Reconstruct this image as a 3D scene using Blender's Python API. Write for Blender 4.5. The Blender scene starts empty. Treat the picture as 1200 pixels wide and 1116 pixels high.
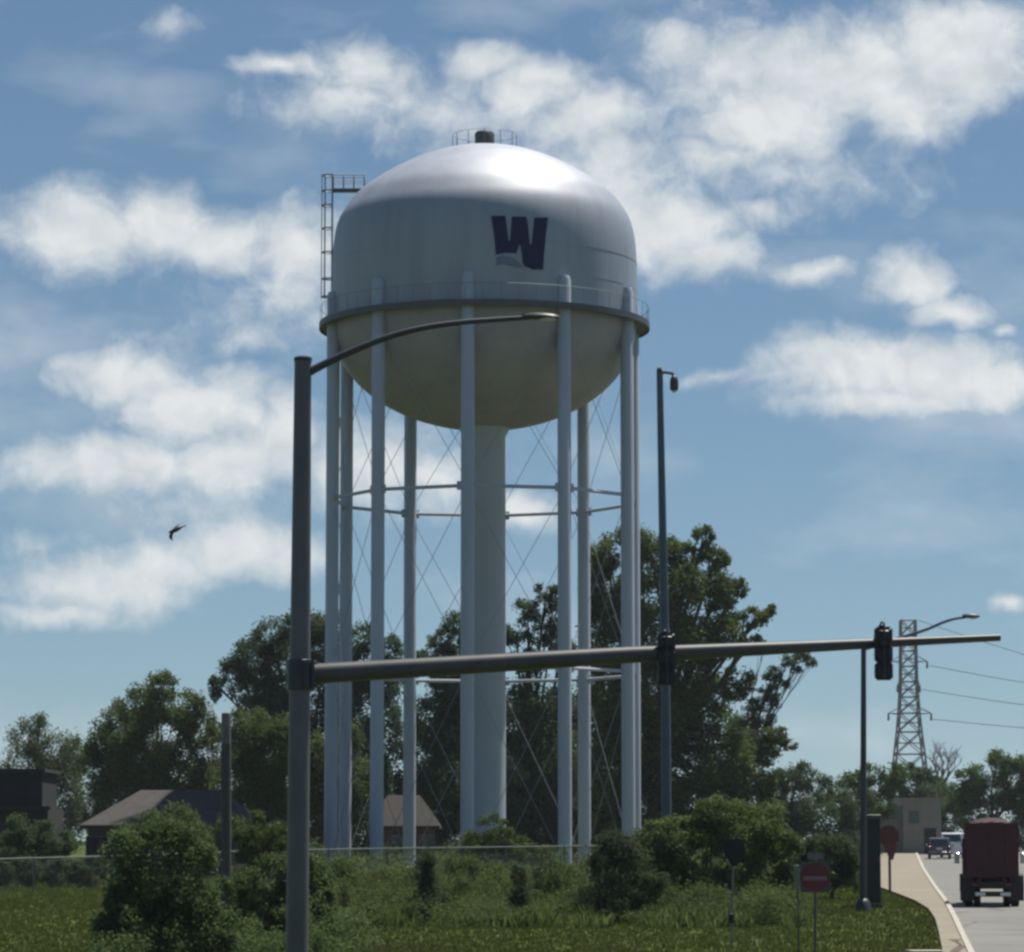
import bpy, math, random
from mathutils import Vector, Matrix

random.seed(7)
PI = math.pi
C = bpy.context.scene.collection
SC = bpy.context.scene

# ------------------------------------------------------------------ camera maths
F = 4000.0                      # focal length in reference pixels (1200 wide)
PX, PY = 600.0, 558.0
PITCH = math.atan((985.0 - PY) / F)
CAM = Vector((0.0, 0.0, 2.5))
cp, sp = math.cos(PITCH), math.sin(PITCH)


def ray(px, py):
    x, y, z = (px - PX) / F, 1.0, (PY - py) / F
    return Vector((x, y * cp - z * sp, y * sp + z * cp))


def at(px, py, Y):
    d = ray(px, py)
    return CAM + d * (Y / d.y)


ZK = [(-400, -0.4), (40, -0.55), (60, -0.55), (83, -0.42), (114, 0.24), (150, 0.42), (200, 0.62), (257, 1.02), (330, 1.65), (400, 2.3),
      (470, 2.45), (560, 2.1), (800, 1.0), (3200, -6.0)]


def ground(y):
    for (a, za), (b, zb) in zip(ZK, ZK[1:]):
        if y <= b:
            t = (y - a) / (b - a)
            return za + (zb - za) * t
    return ZK[-1][1]


ROWS = [-400, -200, -100, -50] + [float(v) for v in range(-40, 640, 2)] + [700, 800, 1000, 1400, 2000, 3200]


def rowz(y):
    """terrain height as the terrain sheet really has it (linear between its rows)"""
    for a, b in zip(ROWS, ROWS[1:]):
        if y <= b:
            t = (y - a) / (b - a)
            return ground(a) + (ground(b) - ground(a)) * t
    return ground(y)


def gpix(y):
    """image row of the ground at depth y"""
    z = ground(y) - CAM.z
    # solve rotation for x = 0
    yy, zz = y * cp + z * sp, -y * sp + z * cp
    return PY - F * zz / yy


def gpt(px, Y):
    p = at(px, gpix(Y), Y)
    return Vector((p.x, Y, rowz(Y)))


# ------------------------------------------------------------------ mesh builder
class MB:
    def __init__(self):
        self.v, self.f = [], []

    def add(self, vs, fs):
        o = len(self.v)
        self.v += [Vector(p) for p in vs]
        self.f += [tuple(i + o for i in f) for f in fs]
        return self

    def box(self, c, s, rz=0.0, m=None):
        c = Vector(c)
        R = m if m is not None else Matrix.Rotation(rz, 3, 'Z')
        vs = [c + R @ Vector((x * s[0] / 2, y * s[1] / 2, z * s[2] / 2)) for x in (-1, 1) for y in (-1, 1) for z in (-1, 1)]
        return self.add(vs, [(0, 1, 3, 2), (4, 6, 7, 5), (0, 4, 5, 1), (2, 3, 7, 6), (0, 2, 6, 4), (1, 5, 7, 3)])

    def bevbox(self, c, s, b, rz=0.0):
        """box with chamfered edges (rounded-ish)"""
        c = Vector(c)
        R = Matrix.Rotation(rz, 3, 'Z')
        x, y, z = s[0] / 2, s[1] / 2, s[2] / 2
        b = min(b, x * .9, y * .9, z * .9)
        ring = [(x - b, y), (x, y - b), (x, -y + b), (x - b, -y), (-x + b, -y), (-x, -y + b), (-x, y - b), (-x + b, y)]
        kx, ky = (x - b) / x, (y - b) / y
        lv = [(-z, True), (-z + b, False), (z - b, False), (z, True)]
        vs = []
        for zz, ins in lv:
            for (a, d) in ring:
                vs.append(c + R @ Vector((a * kx if ins else a, d * ky if ins else d, zz)))
        fs = []
        for k in range(3):
            for i in range(8):
                j = (i + 1) % 8
                fs.append((k * 8 + i, k * 8 + i + 8, k * 8 + j + 8, k * 8 + j))
        fs.append(tuple(range(8)))
        fs.append(tuple(range(31, 23, -1)))
        return self.add(vs, fs)

    def tube(self, pts, rs, n=8, cap=True):
        pts = [Vector(p) for p in pts]
        if not isinstance(rs, (list, tuple)):
            rs = [rs] * len(pts)
        vs, fs = [], []
        for i, p in enumerate(pts):
            t = (pts[min(i + 1, len(pts) - 1)] - pts[max(i - 1, 0)]).normalized()
            ref = Vector((0, 0, 1)) if abs(t.z) < .9 else Vector((0, 1, 0))
            u = t.cross(ref).normalized()
            w = u.cross(t).normalized()
            for k in range(n):
                a = 2 * PI * k / n
                vs.append(p + (u * math.cos(a) + w * math.sin(a)) * rs[i])
        for i in range(len(pts) - 1):
            for k in range(n):
                q = (k + 1) % n
                fs.append((i * n + k, i * n + q, (i + 1) * n + q, (i + 1) * n + k))
        if cap:
            fs.append(tuple(range(n - 1, -1, -1)))
            fs.append(tuple(range((len(pts) - 1) * n, len(pts) * n)))
        return self.add(vs, fs)

    def lathe(self, prof, n, c=(0, 0, 0)):
        """prof: list of (r, z) turned round the z axis at c"""
        c = Vector(c)
        vs, fs = [], []
        idx = []
        for r, z in prof:
            if r < 1e-6:
                idx.append([len(vs)] * n)
                vs.append(c + Vector((0, 0, z)))
            else:
                idx.append(list(range(len(vs), len(vs) + n)))
                for k in range(n):
                    a = 2 * PI * k / n
                    vs.append(c + Vector((r * math.cos(a), r * math.sin(a), z)))
        for A, B in zip(idx, idx[1:]):
            for k in range(n):
                q = (k + 1) % n
                f = []
                for t in (A[k], A[q], B[q], B[k]):
                    if t not in f:
                        f.append(t)
                if len(f) > 2:
                    fs.append(tuple(f))
        return self.add(vs, fs)

    def prism(self, outline, p0, ux, uy, un, thick):
        """flat outline (2-D points) extruded by thick along un"""
        p0, ux, uy, un = Vector(p0), Vector(ux), Vector(uy), Vector(un)
        n = len(outline)
        vs = [p0 + ux * a + uy * b for a, b in outline] + [p0 + ux * a + uy * b + un * thick for a, b in outline]
        fs = [tuple(range(n - 1, -1, -1)), tuple(range(n, 2 * n))]
        for i in range(n):
            j = (i + 1) % n
            fs.append((i, j, n + j, n + i))
        return self.add(vs, fs)

    def ell(self, c, r, n=12, m=8, rot=None):
        c = Vector(c)
        R = rot if rot is not None else Matrix.Identity(3)
        vs, fs = [], []
        for i in range(m + 1):
            ph = PI * i / m
            for k in range(n):
                a = 2 * PI * k / n
                vs.append(c + R @ Vector((r[0] * math.sin(ph) * math.cos(a), r[1] * math.sin(ph) * math.sin(a), r[2] * math.cos(ph))))
        for i in range(m):
            for k in range(n):
                q = (k + 1) % n
                if i == 0:
                    fs.append((i * n + k, (i + 1) * n + k, (i + 1) * n + q))
                elif i == m - 1:
                    fs.append((i * n + k, (i + 1) * n + k, i * n + q))
                else:
                    fs.append((i * n + k, (i + 1) * n + k, (i + 1) * n + q, i * n + q))
        return self.add(vs, fs)

    def build(self, name, mat, parent=None, smooth=True, kind=None):
        me = bpy.data.meshes.new(name)
        off = world_loc(parent) if parent is not None else Vector((0, 0, 0))
        o = bpy.data.objects.new(name, me)
        if parent is None and self.v:
            xs = [p.x for p in self.v]; ys = [p.y for p in self.v]; zs = [p.z for p in self.v]
            if kind is None:
                off = Vector(((min(xs) + max(xs)) / 2, (min(ys) + max(ys)) / 2, min(zs)))
                o.location = off
        me.from_pydata([tuple(p - off) for p in self.v], [], self.f)
        me.materials.append(mat)
        if smooth:
            me.polygons.foreach_set('use_smooth', [True] * len(me.polygons))
            try:
                me.set_sharp_from_angle(angle=math.radians(40))
            except Exception:
                pass
        me.update()
        C.objects.link(o)
        if parent is not None:
            o.parent = parent
        if kind:
            o['kind'] = kind
        return o


def world_loc(o):
    l = Vector((0, 0, 0))
    while o is not None:
        l = l + o.location
        o = o.parent
    return l


def thing(name, label, cat, loc, group=None):
    o = bpy.data.objects.new(name, None)
    o.empty_display_size = .5
    C.objects.link(o)
    o.location = Vector(loc)
    o['label'] = label
    o['category'] = cat
    if group:
        o['group'] = group
    return o


def tag(o, label, cat, group=None):
    o['label'] = label
    o['category'] = cat
    if group:
        o['group'] = group
    return o


# ------------------------------------------------------------------ materials
def mat(name, col, rough=.6, metal=0.0, var=0.0, scale=3.0, spec=.5, bump=0.0, bscale=40.0, col2=None, stretch=None, coat=0.0):
    m = bpy.data.materials.new(name)
    m.use_nodes = True
    nt = m.node_tree
    b = nt.nodes['Principled BSDF']
    b.inputs['Base Color'].default_value = (*col, 1)
    b.inputs['Roughness'].default_value = rough
    b.inputs['Metallic'].default_value = metal
    b.inputs['Specular IOR Level'].default_value = spec
    b.inputs['Coat Weight'].default_value = coat
    b.inputs['Coat Roughness'].default_value = .5 if coat > .55 else .08
    if var > 0 or col2 is not None or bump > 0:
        tc = nt.nodes.new('ShaderNodeTexCoord')
        mp = nt.nodes.new('ShaderNodeMapping')
        mp.inputs['Scale'].default_value = stretch or (1, 1, 1)
        nt.links.new(tc.outputs['Object'], mp.inputs['Vector'])
    if var > 0 or col2 is not None:
        nz = nt.nodes.new('ShaderNodeTexNoise')
        nz.inputs['Scale'].default_value = scale
        nz.inputs['Detail'].default_value = 6
        nz.inputs['Roughness'].default_value = .65
        nt.links.new(mp.outputs['Vector'], nz.inputs['Vector'])
        cr = nt.nodes.new('ShaderNodeValToRGB')
        cr.color_ramp.elements[0].position = .3
        cr.color_ramp.elements[1].position = .7
        c2 = col2 if col2 is not None else tuple(c * (1 - var) for c in col)
        cr.color_ramp.elements[0].color = (*c2, 1)
        cr.color_ramp.elements[1].color = (*(tuple(min(1, c * (1 + var * .5)) for c in col)), 1)
        nt.links.new(nz.outputs['Fac'], cr.inputs['Fac'])
        nt.links.new(cr.outputs['Color'], b.inputs['Base Color'])
    if bump > 0:
        n2 = nt.nodes.new('ShaderNodeTexNoise')
        n2.inputs['Scale'].default_value = bscale
        n2.inputs['Detail'].default_value = 4
        nt.links.new(mp.outputs['Vector'], n2.inputs['Vector'])
        bp = nt.nodes.new('ShaderNodeBump')
        bp.inputs['Strength'].default_value = bump
        bp.inputs['Distance'].default_value = .05
        nt.links.new(n2.outputs['Fac'], bp.inputs['Height'])
        nt.links.new(bp.outputs['Normal'], b.inputs['Normal'])
    return m


def leafmat(name, dark, light, trans=.35):
    m = bpy.data.materials.new(name)
    m.use_nodes = True
    nt = m.node_tree
    nt.nodes.clear()
    out = nt.nodes.new('ShaderNodeOutputMaterial')
    geo = nt.nodes.new('ShaderNodeNewGeometry')
    tc = nt.nodes.new('ShaderNodeTexCoord')
    nz = nt.nodes.new('ShaderNodeTexNoise')
    nz.inputs['Scale'].default_value = .55
    nz.inputs['Detail'].default_value = 3
    nt.links.new(tc.outputs['Object'], nz.inputs['Vector'])
    mx = nt.nodes.new('ShaderNodeMath'); mx.operation = 'MULTIPLY_ADD'
    mx.inputs[1].default_value = .75
    nt.links.new(geo.outputs['Random Per Island'], mx.inputs[0])
    nt.links.new(nz.outputs['Fac'], mx.inputs[2])
    m2 = nt.nodes.new('ShaderNodeMath'); m2.operation = 'SUBTRACT'
    m2.inputs[1].default_value = .375
    nt.links.new(mx.outputs[0], m2.inputs[0])
    cr = nt.nodes.new('ShaderNodeValToRGB')
    cr.color_ramp.elements[0].position = .15
    cr.color_ramp.elements[1].position = .9
    cr.color_ramp.elements[0].color = (*dark, 1)
    cr.color_ramp.elements[1].color = (*light, 1)
    nt.links.new(m2.outputs[0], cr.inputs['Fac'])
    df = nt.nodes.new('ShaderNodeBsdfDiffuse')
    tr = nt.nodes.new('ShaderNodeBsdfTranslucent')
    nt.links.new(cr.outputs['Color'], df.inputs['Color'])
    nt.links.new(cr.outputs['Color'], tr.inputs['Color'])
    ms = nt.nodes.new('ShaderNodeMixShader')
    ms.inputs['Fac'].default_value = trans
    nt.links.new(df.outputs[0], ms.inputs[1])
    nt.links.new(tr.outputs[0], ms.inputs[2])
    nt.links.new(ms.outputs[0], out.inputs['Surface'])
    return m


M = {}
M['tank'] = mat('tank paint', (.285, .315, .38), .56, 0, .17, .8, .9, coat=.6, stretch=(1, 1, .12))
M['bowl'] = mat('bowl paint', (.325, .31, .345), .5, 0, .16, .5)
M['leg'] = mat('column paint', (.42, .45, .515), .45, 0, .12, .5, stretch=(1, 1, .3))
M['leg2'] = mat('rod paint', (.22, .26, .29), .5)
M['rail'] = mat('walkway paint', (.07, .08, .085), .5, 0, .15, 1.0)
M['ladder'] = mat('ladder steel', (.16, .17, .20), .5)
M['navy'] = mat('navy paint', (.005, .012, .065), .7, spec=.15)
M['wave'] = mat('wave paint', (.13, .17, .25), .45)
M['vent'] = mat('vent steel', (.06, .065, .06), .6)
M['mast'] = mat('weathered galvanised steel', (.125, .124, .122), .5, .3, .25, 2.5, stretch=(1, 1, .3))
M['mastarm'] = mat('galvanised arm', (.075, .077, .075), .45, .35, .25, 2.5)
M['darksteel'] = mat('dark steel', (.05, .056, .062), .5, .3, .2, 2)
M['bluepole'] = mat('blue grey pole', (.07, .10, .14), .5, .2, .2, 2)
M['signal'] = mat('signal housing', (.006, .007, .007), .45, 0, .2, 4)
M['lens'] = mat('signal lens', (.03, .02, .015), .25)
M['lampglass'] = mat('lamp glass', (.5, .5, .48), .25)
M['postgrey'] = mat('grey post', (.15, .15, .15), .6, .1, .3, 2)
M['wood'] = mat('weathered wood post', (.085, .08, .08), .9, 0, .35, 4, stretch=(4, 4, .5))
M['galv'] = mat('galvanised fence', (.13, .14, .14), .6, .2, .15, 3)
M['roofgrey'] = mat('asphalt shingles', (.050, .045, .041), .95, 0, .3, 2.5, bump=.4, bscale=20)
M['roofred'] = mat('brown shingles', (.026, .021, .018), .95, 0, .3, 2.5, bump=.4, bscale=20)
M['brickdark'] = mat('dark brick', (.075, .055, .05), .9, 0, .35, 6)
M['brickred'] = mat('red brick', (.17, .09, .08), .9, 0, .3, 6)
M['sidingdark'] = mat('dark siding', (.018, .019, .024), .8, 0, .3, 2)
M['sidingbrown'] = mat('brown siding', (.03, .027, .025), .8, 0, .3, 2)
M['trimwood'] = mat('house trim', (.10, .10, .095), .7)
M['glass'] = mat('window glass', (.015, .02, .025), .08, 0, spec=.8)
M['tan'] = mat('tan wall', (.25, .225, .19), .9, 0, .12, 1.0)
M['concrete'] = mat('concrete walk', (.222, .192, .142), .9, 0, .22, .6, bump=.2, bscale=12)
M['kerb'] = mat('concrete kerb', (.38, .355, .295), .85, 0, .15, 1.2)
M['road'] = mat('worn concrete road', (.162, .157, .140), .85, 0, .22, .35, bump=.15, bscale=15)
M['asphalt'] = mat('asphalt', (.06, .06, .062), .9, 0, .2, .5)
M['dirt'] = mat('bare dirt', (.12, .085, .065), .95, 0, .35, 1.6)
M['white'] = mat('white sign sheet', (.6, .58, .58), .5)
M['red'] = mat('red sign sheet', (.125, .013, .022), .5, 0, .12, 3)
M['reddark'] = mat('faded red sign', (.10, .02, .018), .6, 0, .2, 3)
M['redplate'] = mat('brownish red plate', (.13, .035, .03), .7, 0, .2, 3)
M['pinkbar'] = mat('pale sign bar', (.21, .13, .145), .5)
M['signback'] = mat('dark sign back', (.005, .006, .006), .7)
M['cabinet'] = mat('dark cabinet', (.015, .018, .022), .6, .1, .2, 1.5)
M['maroon'] = mat('maroon truck paint', (.050, .006, .010), .6, 0, .3, 1.2)
M['blackpaint'] = mat('black truck paint', (.012, .011, .012), .5)
M['rubber'] = mat('tyre rubber', (.012, .012, .012), .85)
M['chrome'] = mat('bright bumper', (.55, .55, .55), .3, .8)
M['rim'] = mat('wheel rim', (.25, .25, .25), .4, .7)
M['tail'] = mat('tail lamp', (.20, .01, .01), .25)
M['carblue'] = mat('grey blue car paint', (.07, .08, .10), .3, .2, coat=.5)
M['carwhite'] = mat('white van paint', (.75, .76, .77), .3, coat=.4)
M['bird'] = mat('black feathers', (.012, .013, .014), .7)
M['bark'] = mat('bark', (.055, .045, .036), .95, 0, .35, 3, stretch=(3, 3, .6))
M['barebranch'] = mat('bare bark', (.12, .105, .10), .95)
M['pylon'] = mat('pylon steel', (.085, .088, .10), .6, .2)
M['wire'] = mat('power cable', (.05, .05, .055), .6)
M['leaf_mid'] = leafmat('mid green leaves', (.062, .098, .040), (.145, .205, .074), .48)
M['leaf_dark'] = leafmat('dark green leaves', (.055, .086, .048), (.125, .175, .082), .48)
M['leaf_dull'] = leafmat('dull green leaves', (.072, .104, .038), (.138, .178, .064), .46)
M['leaf_olive'] = leafmat('fresh green leaves', (.066, .096, .034), (.165, .215, .072), .48)
M['leaf_yel'] = leafmat('yellow green leaves', (.056, .082, .023), (.142, .180, .054), .46)
M['leaf_jun'] = leafmat('juniper needles', (.056, .080, .042), (.110, .145, .070), .42)
M['leaf_bright'] = leafmat('bright yellow green leaves', (.070, .106, .036), (.165, .222, .078), .47)


def weather(m, period, width, axis=1, crack=0.0, cscale=.5, dark=.55):
    """cut joints every period metres and a net of fine cracks, multiplied into the surface colour"""
    nt = m.node_tree
    b = nt.nodes['Principled BSDF']
    src = b.inputs['Base Color'].links[0].from_socket
    tc = nt.nodes.new('ShaderNodeTexCoord')
    sp = nt.nodes.new('ShaderNodeSeparateXYZ')
    nt.links.new(tc.outputs['Object'], sp.inputs[0])
    dv = nt.nodes.new('ShaderNodeMath'); dv.operation = 'DIVIDE'; dv.inputs[1].default_value = period
    nt.links.new(sp.outputs[axis], dv.inputs[0])
    fr = nt.nodes.new('ShaderNodeMath'); fr.operation = 'FRACT'
    nt.links.new(dv.outputs[0], fr.inputs[0])
    lt = nt.nodes.new('ShaderNodeMath'); lt.operation = 'LESS_THAN'; lt.inputs[1].default_value = width / period
    nt.links.new(fr.outputs[0], lt.inputs[0])
    last = lt.outputs[0]
    if crack > 0:
        nz = nt.nodes.new('ShaderNodeTexNoise'); nz.inputs['Scale'].default_value = 1.3; nz.inputs['Detail'].default_value = 4
        nt.links.new(tc.outputs['Object'], nz.inputs['Vector'])
        ad = nt.nodes.new('ShaderNodeMixRGB'); ad.blend_type = 'ADD'; ad.inputs['Fac'].default_value = .8
        nt.links.new(tc.outputs['Object'], ad.inputs['Color1']); nt.links.new(nz.outputs['Color'], ad.inputs['Color2'])
        vo = nt.nodes.new('ShaderNodeTexVoronoi'); vo.feature = 'DISTANCE_TO_EDGE'; vo.inputs['Scale'].default_value = cscale
        nt.links.new(ad.outputs[0], vo.inputs['Vector'])
        l2 = nt.nodes.new('ShaderNodeMath'); l2.operation = 'LESS_THAN'; l2.inputs[1].default_value = crack
        nt.links.new(vo.outputs['Distance'], l2.inputs[0])
        mxx = nt.nodes.new('ShaderNodeMath'); mxx.operation = 'MAXIMUM'
        nt.links.new(last, mxx.inputs[0]); nt.links.new(l2.outputs[0], mxx.inputs[1])
        last = mxx.outputs[0]
    mx = nt.nodes.new('ShaderNodeMix'); mx.data_type = 'RGBA'; mx.blend_type = 'MULTIPLY'
    nt.links.new(last, mx.inputs[0]); nt.links.new(src, mx.inputs[6])
    mx.inputs[7].default_value = (dark, dark, dark, 1)
    nt.links.new(mx.outputs[2], b.inputs['Base Color'])


weather(M['concrete'], 1.8, .05)
weather(M['kerb'], 3.0, .05)
weather(M['road'], 4.8, .09, 1, .012, .16, .62)


def grass_mat():
    m = bpy.data.materials.new('grass ground')
    m.use_nodes = True
    nt = m.node_tree
    b = nt.nodes['Principled BSDF']
    b.inputs['Roughness'].default_value = .95
    b.inputs['Specular IOR Level'].default_value = .1
    tc = nt.nodes.new('ShaderNodeTexCoord')
    n1 = nt.nodes.new('ShaderNodeTexNoise'); n1.inputs['Scale'].default_value = .22; n1.inputs['Detail'].default_value = 5
    n2 = nt.nodes.new('ShaderNodeTexNoise'); n2.inputs['Scale'].default_value = 2.2; n2.inputs['Detail'].default_value = 6
    for n in (n1, n2):
        nt.links.new(tc.outputs['Object'], n.inputs['Vector'])
    c1 = nt.nodes.new('ShaderNodeValToRGB')
    c1.color_ramp.elements[0].position = .35; c1.color_ramp.elements[0].color = (.036, .056, .014, 1)
    c1.color_ramp.elements[1].position = .68; c1.color_ramp.elements[1].color = (.090, .106, .027, 1)
    nt.links.new(n1.outputs['Fac'], c1.inputs['Fac'])
    c2 = nt.nodes.new('ShaderNodeValToRGB')
    c2.color_ramp.elements[0].position = .3; c2.color_ramp.elements[0].color = (.55, .55, .5, 1)
    c2.color_ramp.elements[1].position = .75; c2.color_ramp.elements[1].color = (1.35, 1.3, 1.2, 1)
    nt.links.new(n2.outputs['Fac'], c2.inputs['Fac'])
    mx = nt.nodes.new('ShaderNodeMix'); mx.data_type = 'RGBA'; mx.blend_type = 'MULTIPLY'
    mx.inputs[0].default_value = 1
    nt.links.new(c1.outputs['Color'], mx.inputs[6]); nt.links.new(c2.outputs['Color'], mx.inputs[7])
    nt.links.new(mx.outputs[2], b.inputs['Base Color'])
    bp = nt.nodes.new('ShaderNodeBump'); bp.inputs['Strength'].default_value = .5; bp.inputs['Distance'].default_value = .1
    nt.links.new(n2.outputs['Fac'], bp.inputs['Height']); nt.links.new(bp.outputs['Normal'], b.inputs['Normal'])
    return m


M['grass'] = grass_mat()
M['blade'] = leafmat('grass blades', (.054, .075, .016), (.090, .112, .027), .4)
M['straw'] = leafmat('dry straw blades', (.07, .068, .03), (.16, .145, .07), .3)

# ------------------------------------------------------------------ ground, road, walk
XC = [-2450, -1500, -600, -300, -150, -80, -40, -20, 0, 20, 40, 80, 150, 300, 600, 1500, 2450]
mb = MB()
vs = [(x, y, ground(y)) for y in ROWS for x in XC]
n = len(XC)
mb.add(vs, [(r * n + k, r * n + k + 1, (r + 1) * n + k + 1, (r + 1) * n + k) for r in range(len(ROWS) - 1) for k in range(n - 1)])
mb.build('ground', M['grass'], kind='structure', smooth=False)


def interp(tab, t):
    if t <= tab[0][0]:
        return tab[0][1]
    for (a, va), (b, vb) in zip(tab, tab[1:]):
        if t <= b:
            return va + (vb - va) * (t - a) / (b - a)
    return tab[-1][1]


# edges of the paved surfaces: (image row, image column) turned into depth -> x
def edge(pxtab):
    tab = sorted(pxtab)
    lo, hi = tab[0][0], tab[-1][0]
    out = []
    for y in [float(v) for v in range(70, 472, 2)]:
        p = gpix(y)
        if p < lo:
            px = tab[0][1]
        elif p > hi:
            px = tab[-1][1] + (p - hi) * (tab[-1][1] - tab[-2][1]) / (tab[-1][0] - tab[-2][0])
        else:
            px = interp(tab, p)
        out.append((y, (px - PX) / F * at(px, p, y).y / (1 * cp - (PY - p) / F * sp)))
    return out


E_walk_l = edge([(986, 1050), (992, 1040), (1005, 1031), (1042, 1031), (1050, 1052), (1058, 1072), (1068, 1088), (1080, 1096), (1095, 1100), (1116, 1104)])
E_kerb_l = edge([(986, 1067), (1000, 1072), (1020, 1080), (1040, 1092), (1060, 1106), (1080, 1116), (1100, 1125), (1116, 1132)])
E_kerb_r = edge([(986, 1069), (1000, 1075), (1020, 1084), (1040, 1097), (1060, 1112), (1080, 1123), (1100, 1132), (1116, 1140)])
# 
def xe(tab, y):
    if y < tab[0][0]:
        s = (tab[4][1] - tab[0][1]) / (tab[4][0] - tab[0][0])
        return tab[0][1] + s * (y - tab[0][0])
    return interp(tab, y)


def strip(name, m, fl, fr, y0, y1, dz, nx=3):
    b = MB()
    rows = [float(v) for v in range(int(y0), int(y1) + 1, 2)]
    vs = []
    for y in rows:
        l, r = fl(y), fr(y)
        for k in range(nx + 1):
            vs.append((l + (r - l) * k / nx, y, rowz(y) + dz))
    w = nx + 1
    b.add(vs, [(r * w + k, r * w + k + 1, (r + 1) * w + k + 1, (r + 1) * w + k) for r in range(len(rows) - 1) for k in range(nx)])
    return b.build(name, m, kind='structure', smooth=False)


strip('road', M['road'], lambda y: xe(E_kerb_r, y) - .02, lambda y: xe(E_kerb_r, y) + 11.5, 46, 470, .012)
strip('pavement', M['concrete'], lambda y: xe(E_walk_l, y), lambda y: xe(E_kerb_l, y) + .02, 66, 440, .10)
strip('cross_road', M['asphalt'], lambda y: -140, lambda y: 140, -30, 46, .012, 8)
strip('bare_soil', M['dirt'], lambda y: xe(E_walk_l, y) + .35 + .2 * math.sin(y), lambda y: xe(E_kerb_l, y) - .1 - .12 * math.sin(y * 1.7), 72, 92, .106)
# kerb: a real step between the walk and the road
b = MB()
rows = [float(v) for v in range(48, 472, 2)]
vs = []
for y in rows:
    l, r, z = xe(E_kerb_l, y), xe(E_kerb_r, y), rowz(y)
    vs += [(l, y, z - .1), (l, y, z + .14), (r - .03, y, z + .14), (r, y, z + .11), (r + .01, y, z - .1)]
b.add(vs, [(i * 5 + k, i * 5 + k + 1, i * 5 + k + 6, i * 5 + k + 5) for i in range(len(rows) - 1) for k in range(4)])
b.build('kerb', M['kerb'], kind='structure')
# little slab crossing the grass at the lower right
b = MB()
p = gpt(1085, 86.5)
b.box((p.x, p.y, p.z + .05), (.85, .9, .10), .1)
b.build('slab', M['kerb'], kind='structure', smooth=False)

# ------------------------------------------------------------------ water tower
D = 200.0
S = D / F
ax = at(567.5, 700, D)
TZ = rowz(D)
AX = Vector((ax.x, D, 0))


def zpx(py):
    return at(567.5, py, D).z


tower = thing('water_tower', 'tall pale blue grey water tower with a dark W on its domed tank', 'water tower', (AX.x, AX.y, TZ))
prof_px = [(180, 383), (180.5, 345), (180.5, 318), (180, 300), (178.5, 283), (175.5, 268), (171, 256), (164, 245), (155, 233.5), (145, 224.5), (133, 216),
           (119, 207), (104, 199), (88, 191), (71, 184.5), (54, 179), (36, 175.2), (18, 173.2), (0, 172.6)]
# smooth the profile with Catmull-Rom
def catmull(pts, k=4):
    out = []
    for i in range(len(pts) - 1):
        p0, p1, p2, p3 = pts[max(i - 1, 0)], pts[i], pts[i + 1], pts[min(i + 2, len(pts) - 1)]
        for j in range(k):
            t = j / k
            out.append(tuple(.5 * ((2 * p1[a]) + (-p0[a] + p2[a]) * t + (2 * p0[a] - 5 * p1[a] + 4 * p2[a] - p3[a]) * t * t +
                                   (-p0[a] + 3 * p1[a] - 3 * p2[a] + p3[a]) * t ** 3) for a in range(len(p1))))
    out.append(tuple(pts[-1]))
    return out


PROF = [(max(r, 0) * S, zpx(y)) for r, y in catmull(prof_px)]
PROF[-1] = (0, PROF[-1][1])
tank = MB().lathe(PROF, 128, AX).build('tank', M['tank'], tower)
zeq = zpx(383)
bowl = []
for i in range(29):
    a = PI / 2 * i / 28
    bowl.append((179.6 * S * math.cos(a), zeq - 6.15 * math.sin(a)))
bowl[-1] = (0, bowl[-1][1])
MB().lathe(bowl, 128, AX).build('bowl', M['bowl'], tower)
# faint weld seams on the shell
sm = MB()
for py in (312, 345):
    r = [q for q in [max(a_ for a_, z_ in PROF if abs(z_ - zpx(py)) < .35)]][0] + .004
    sm.lathe([(r - .02, zpx(py) - .03), (r + .006, zpx(py) - .03), (r + .006, zpx(py) + .03), (r - .02, zpx(py) + .03)], 128, AX)
sm.build('weld_seam', M['tank'], tower)
# balcony round the equator
RB = 9.72
wk = MB().lathe([(9.0, zeq - .12), (RB, zeq - .12), (RB, zeq - .24), (RB + .06, zeq - .24), (RB + .06, zeq + .12), (RB, zeq + .12), (RB, zeq - .02), (9.0, zeq - .02)], 128, AX).build('walkway', M['rail'], tower)
rl = MB()
for h, r in ((1.05, .016),):
    pts = [AX + Vector((RB * math.cos(2 * PI * k / 96), RB * math.sin(2 * PI * k / 96), zeq + h)) for k in range(97)]
    rl.tube(pts, r, 5, False)
for k in range(60):
    a = 2 * PI * k / 60
    p = AX + Vector((RB * math.cos(a), RB * math.sin(a), zeq + .1))
    rl.tube([p, p + Vector((0, 0, .95))], .012, 4)
rl.build('railing', M['ladder'], wk)
# ten columns
RC = 181 * S
LA = [math.radians(-5.5 + 36 * k) for k in range(10)]


def lp(k, z, r=RC):
    a = LA[k % 10]
    return Vector((AX.x + r * math.sin(a), AX.y - r * math.cos(a), z))


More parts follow.
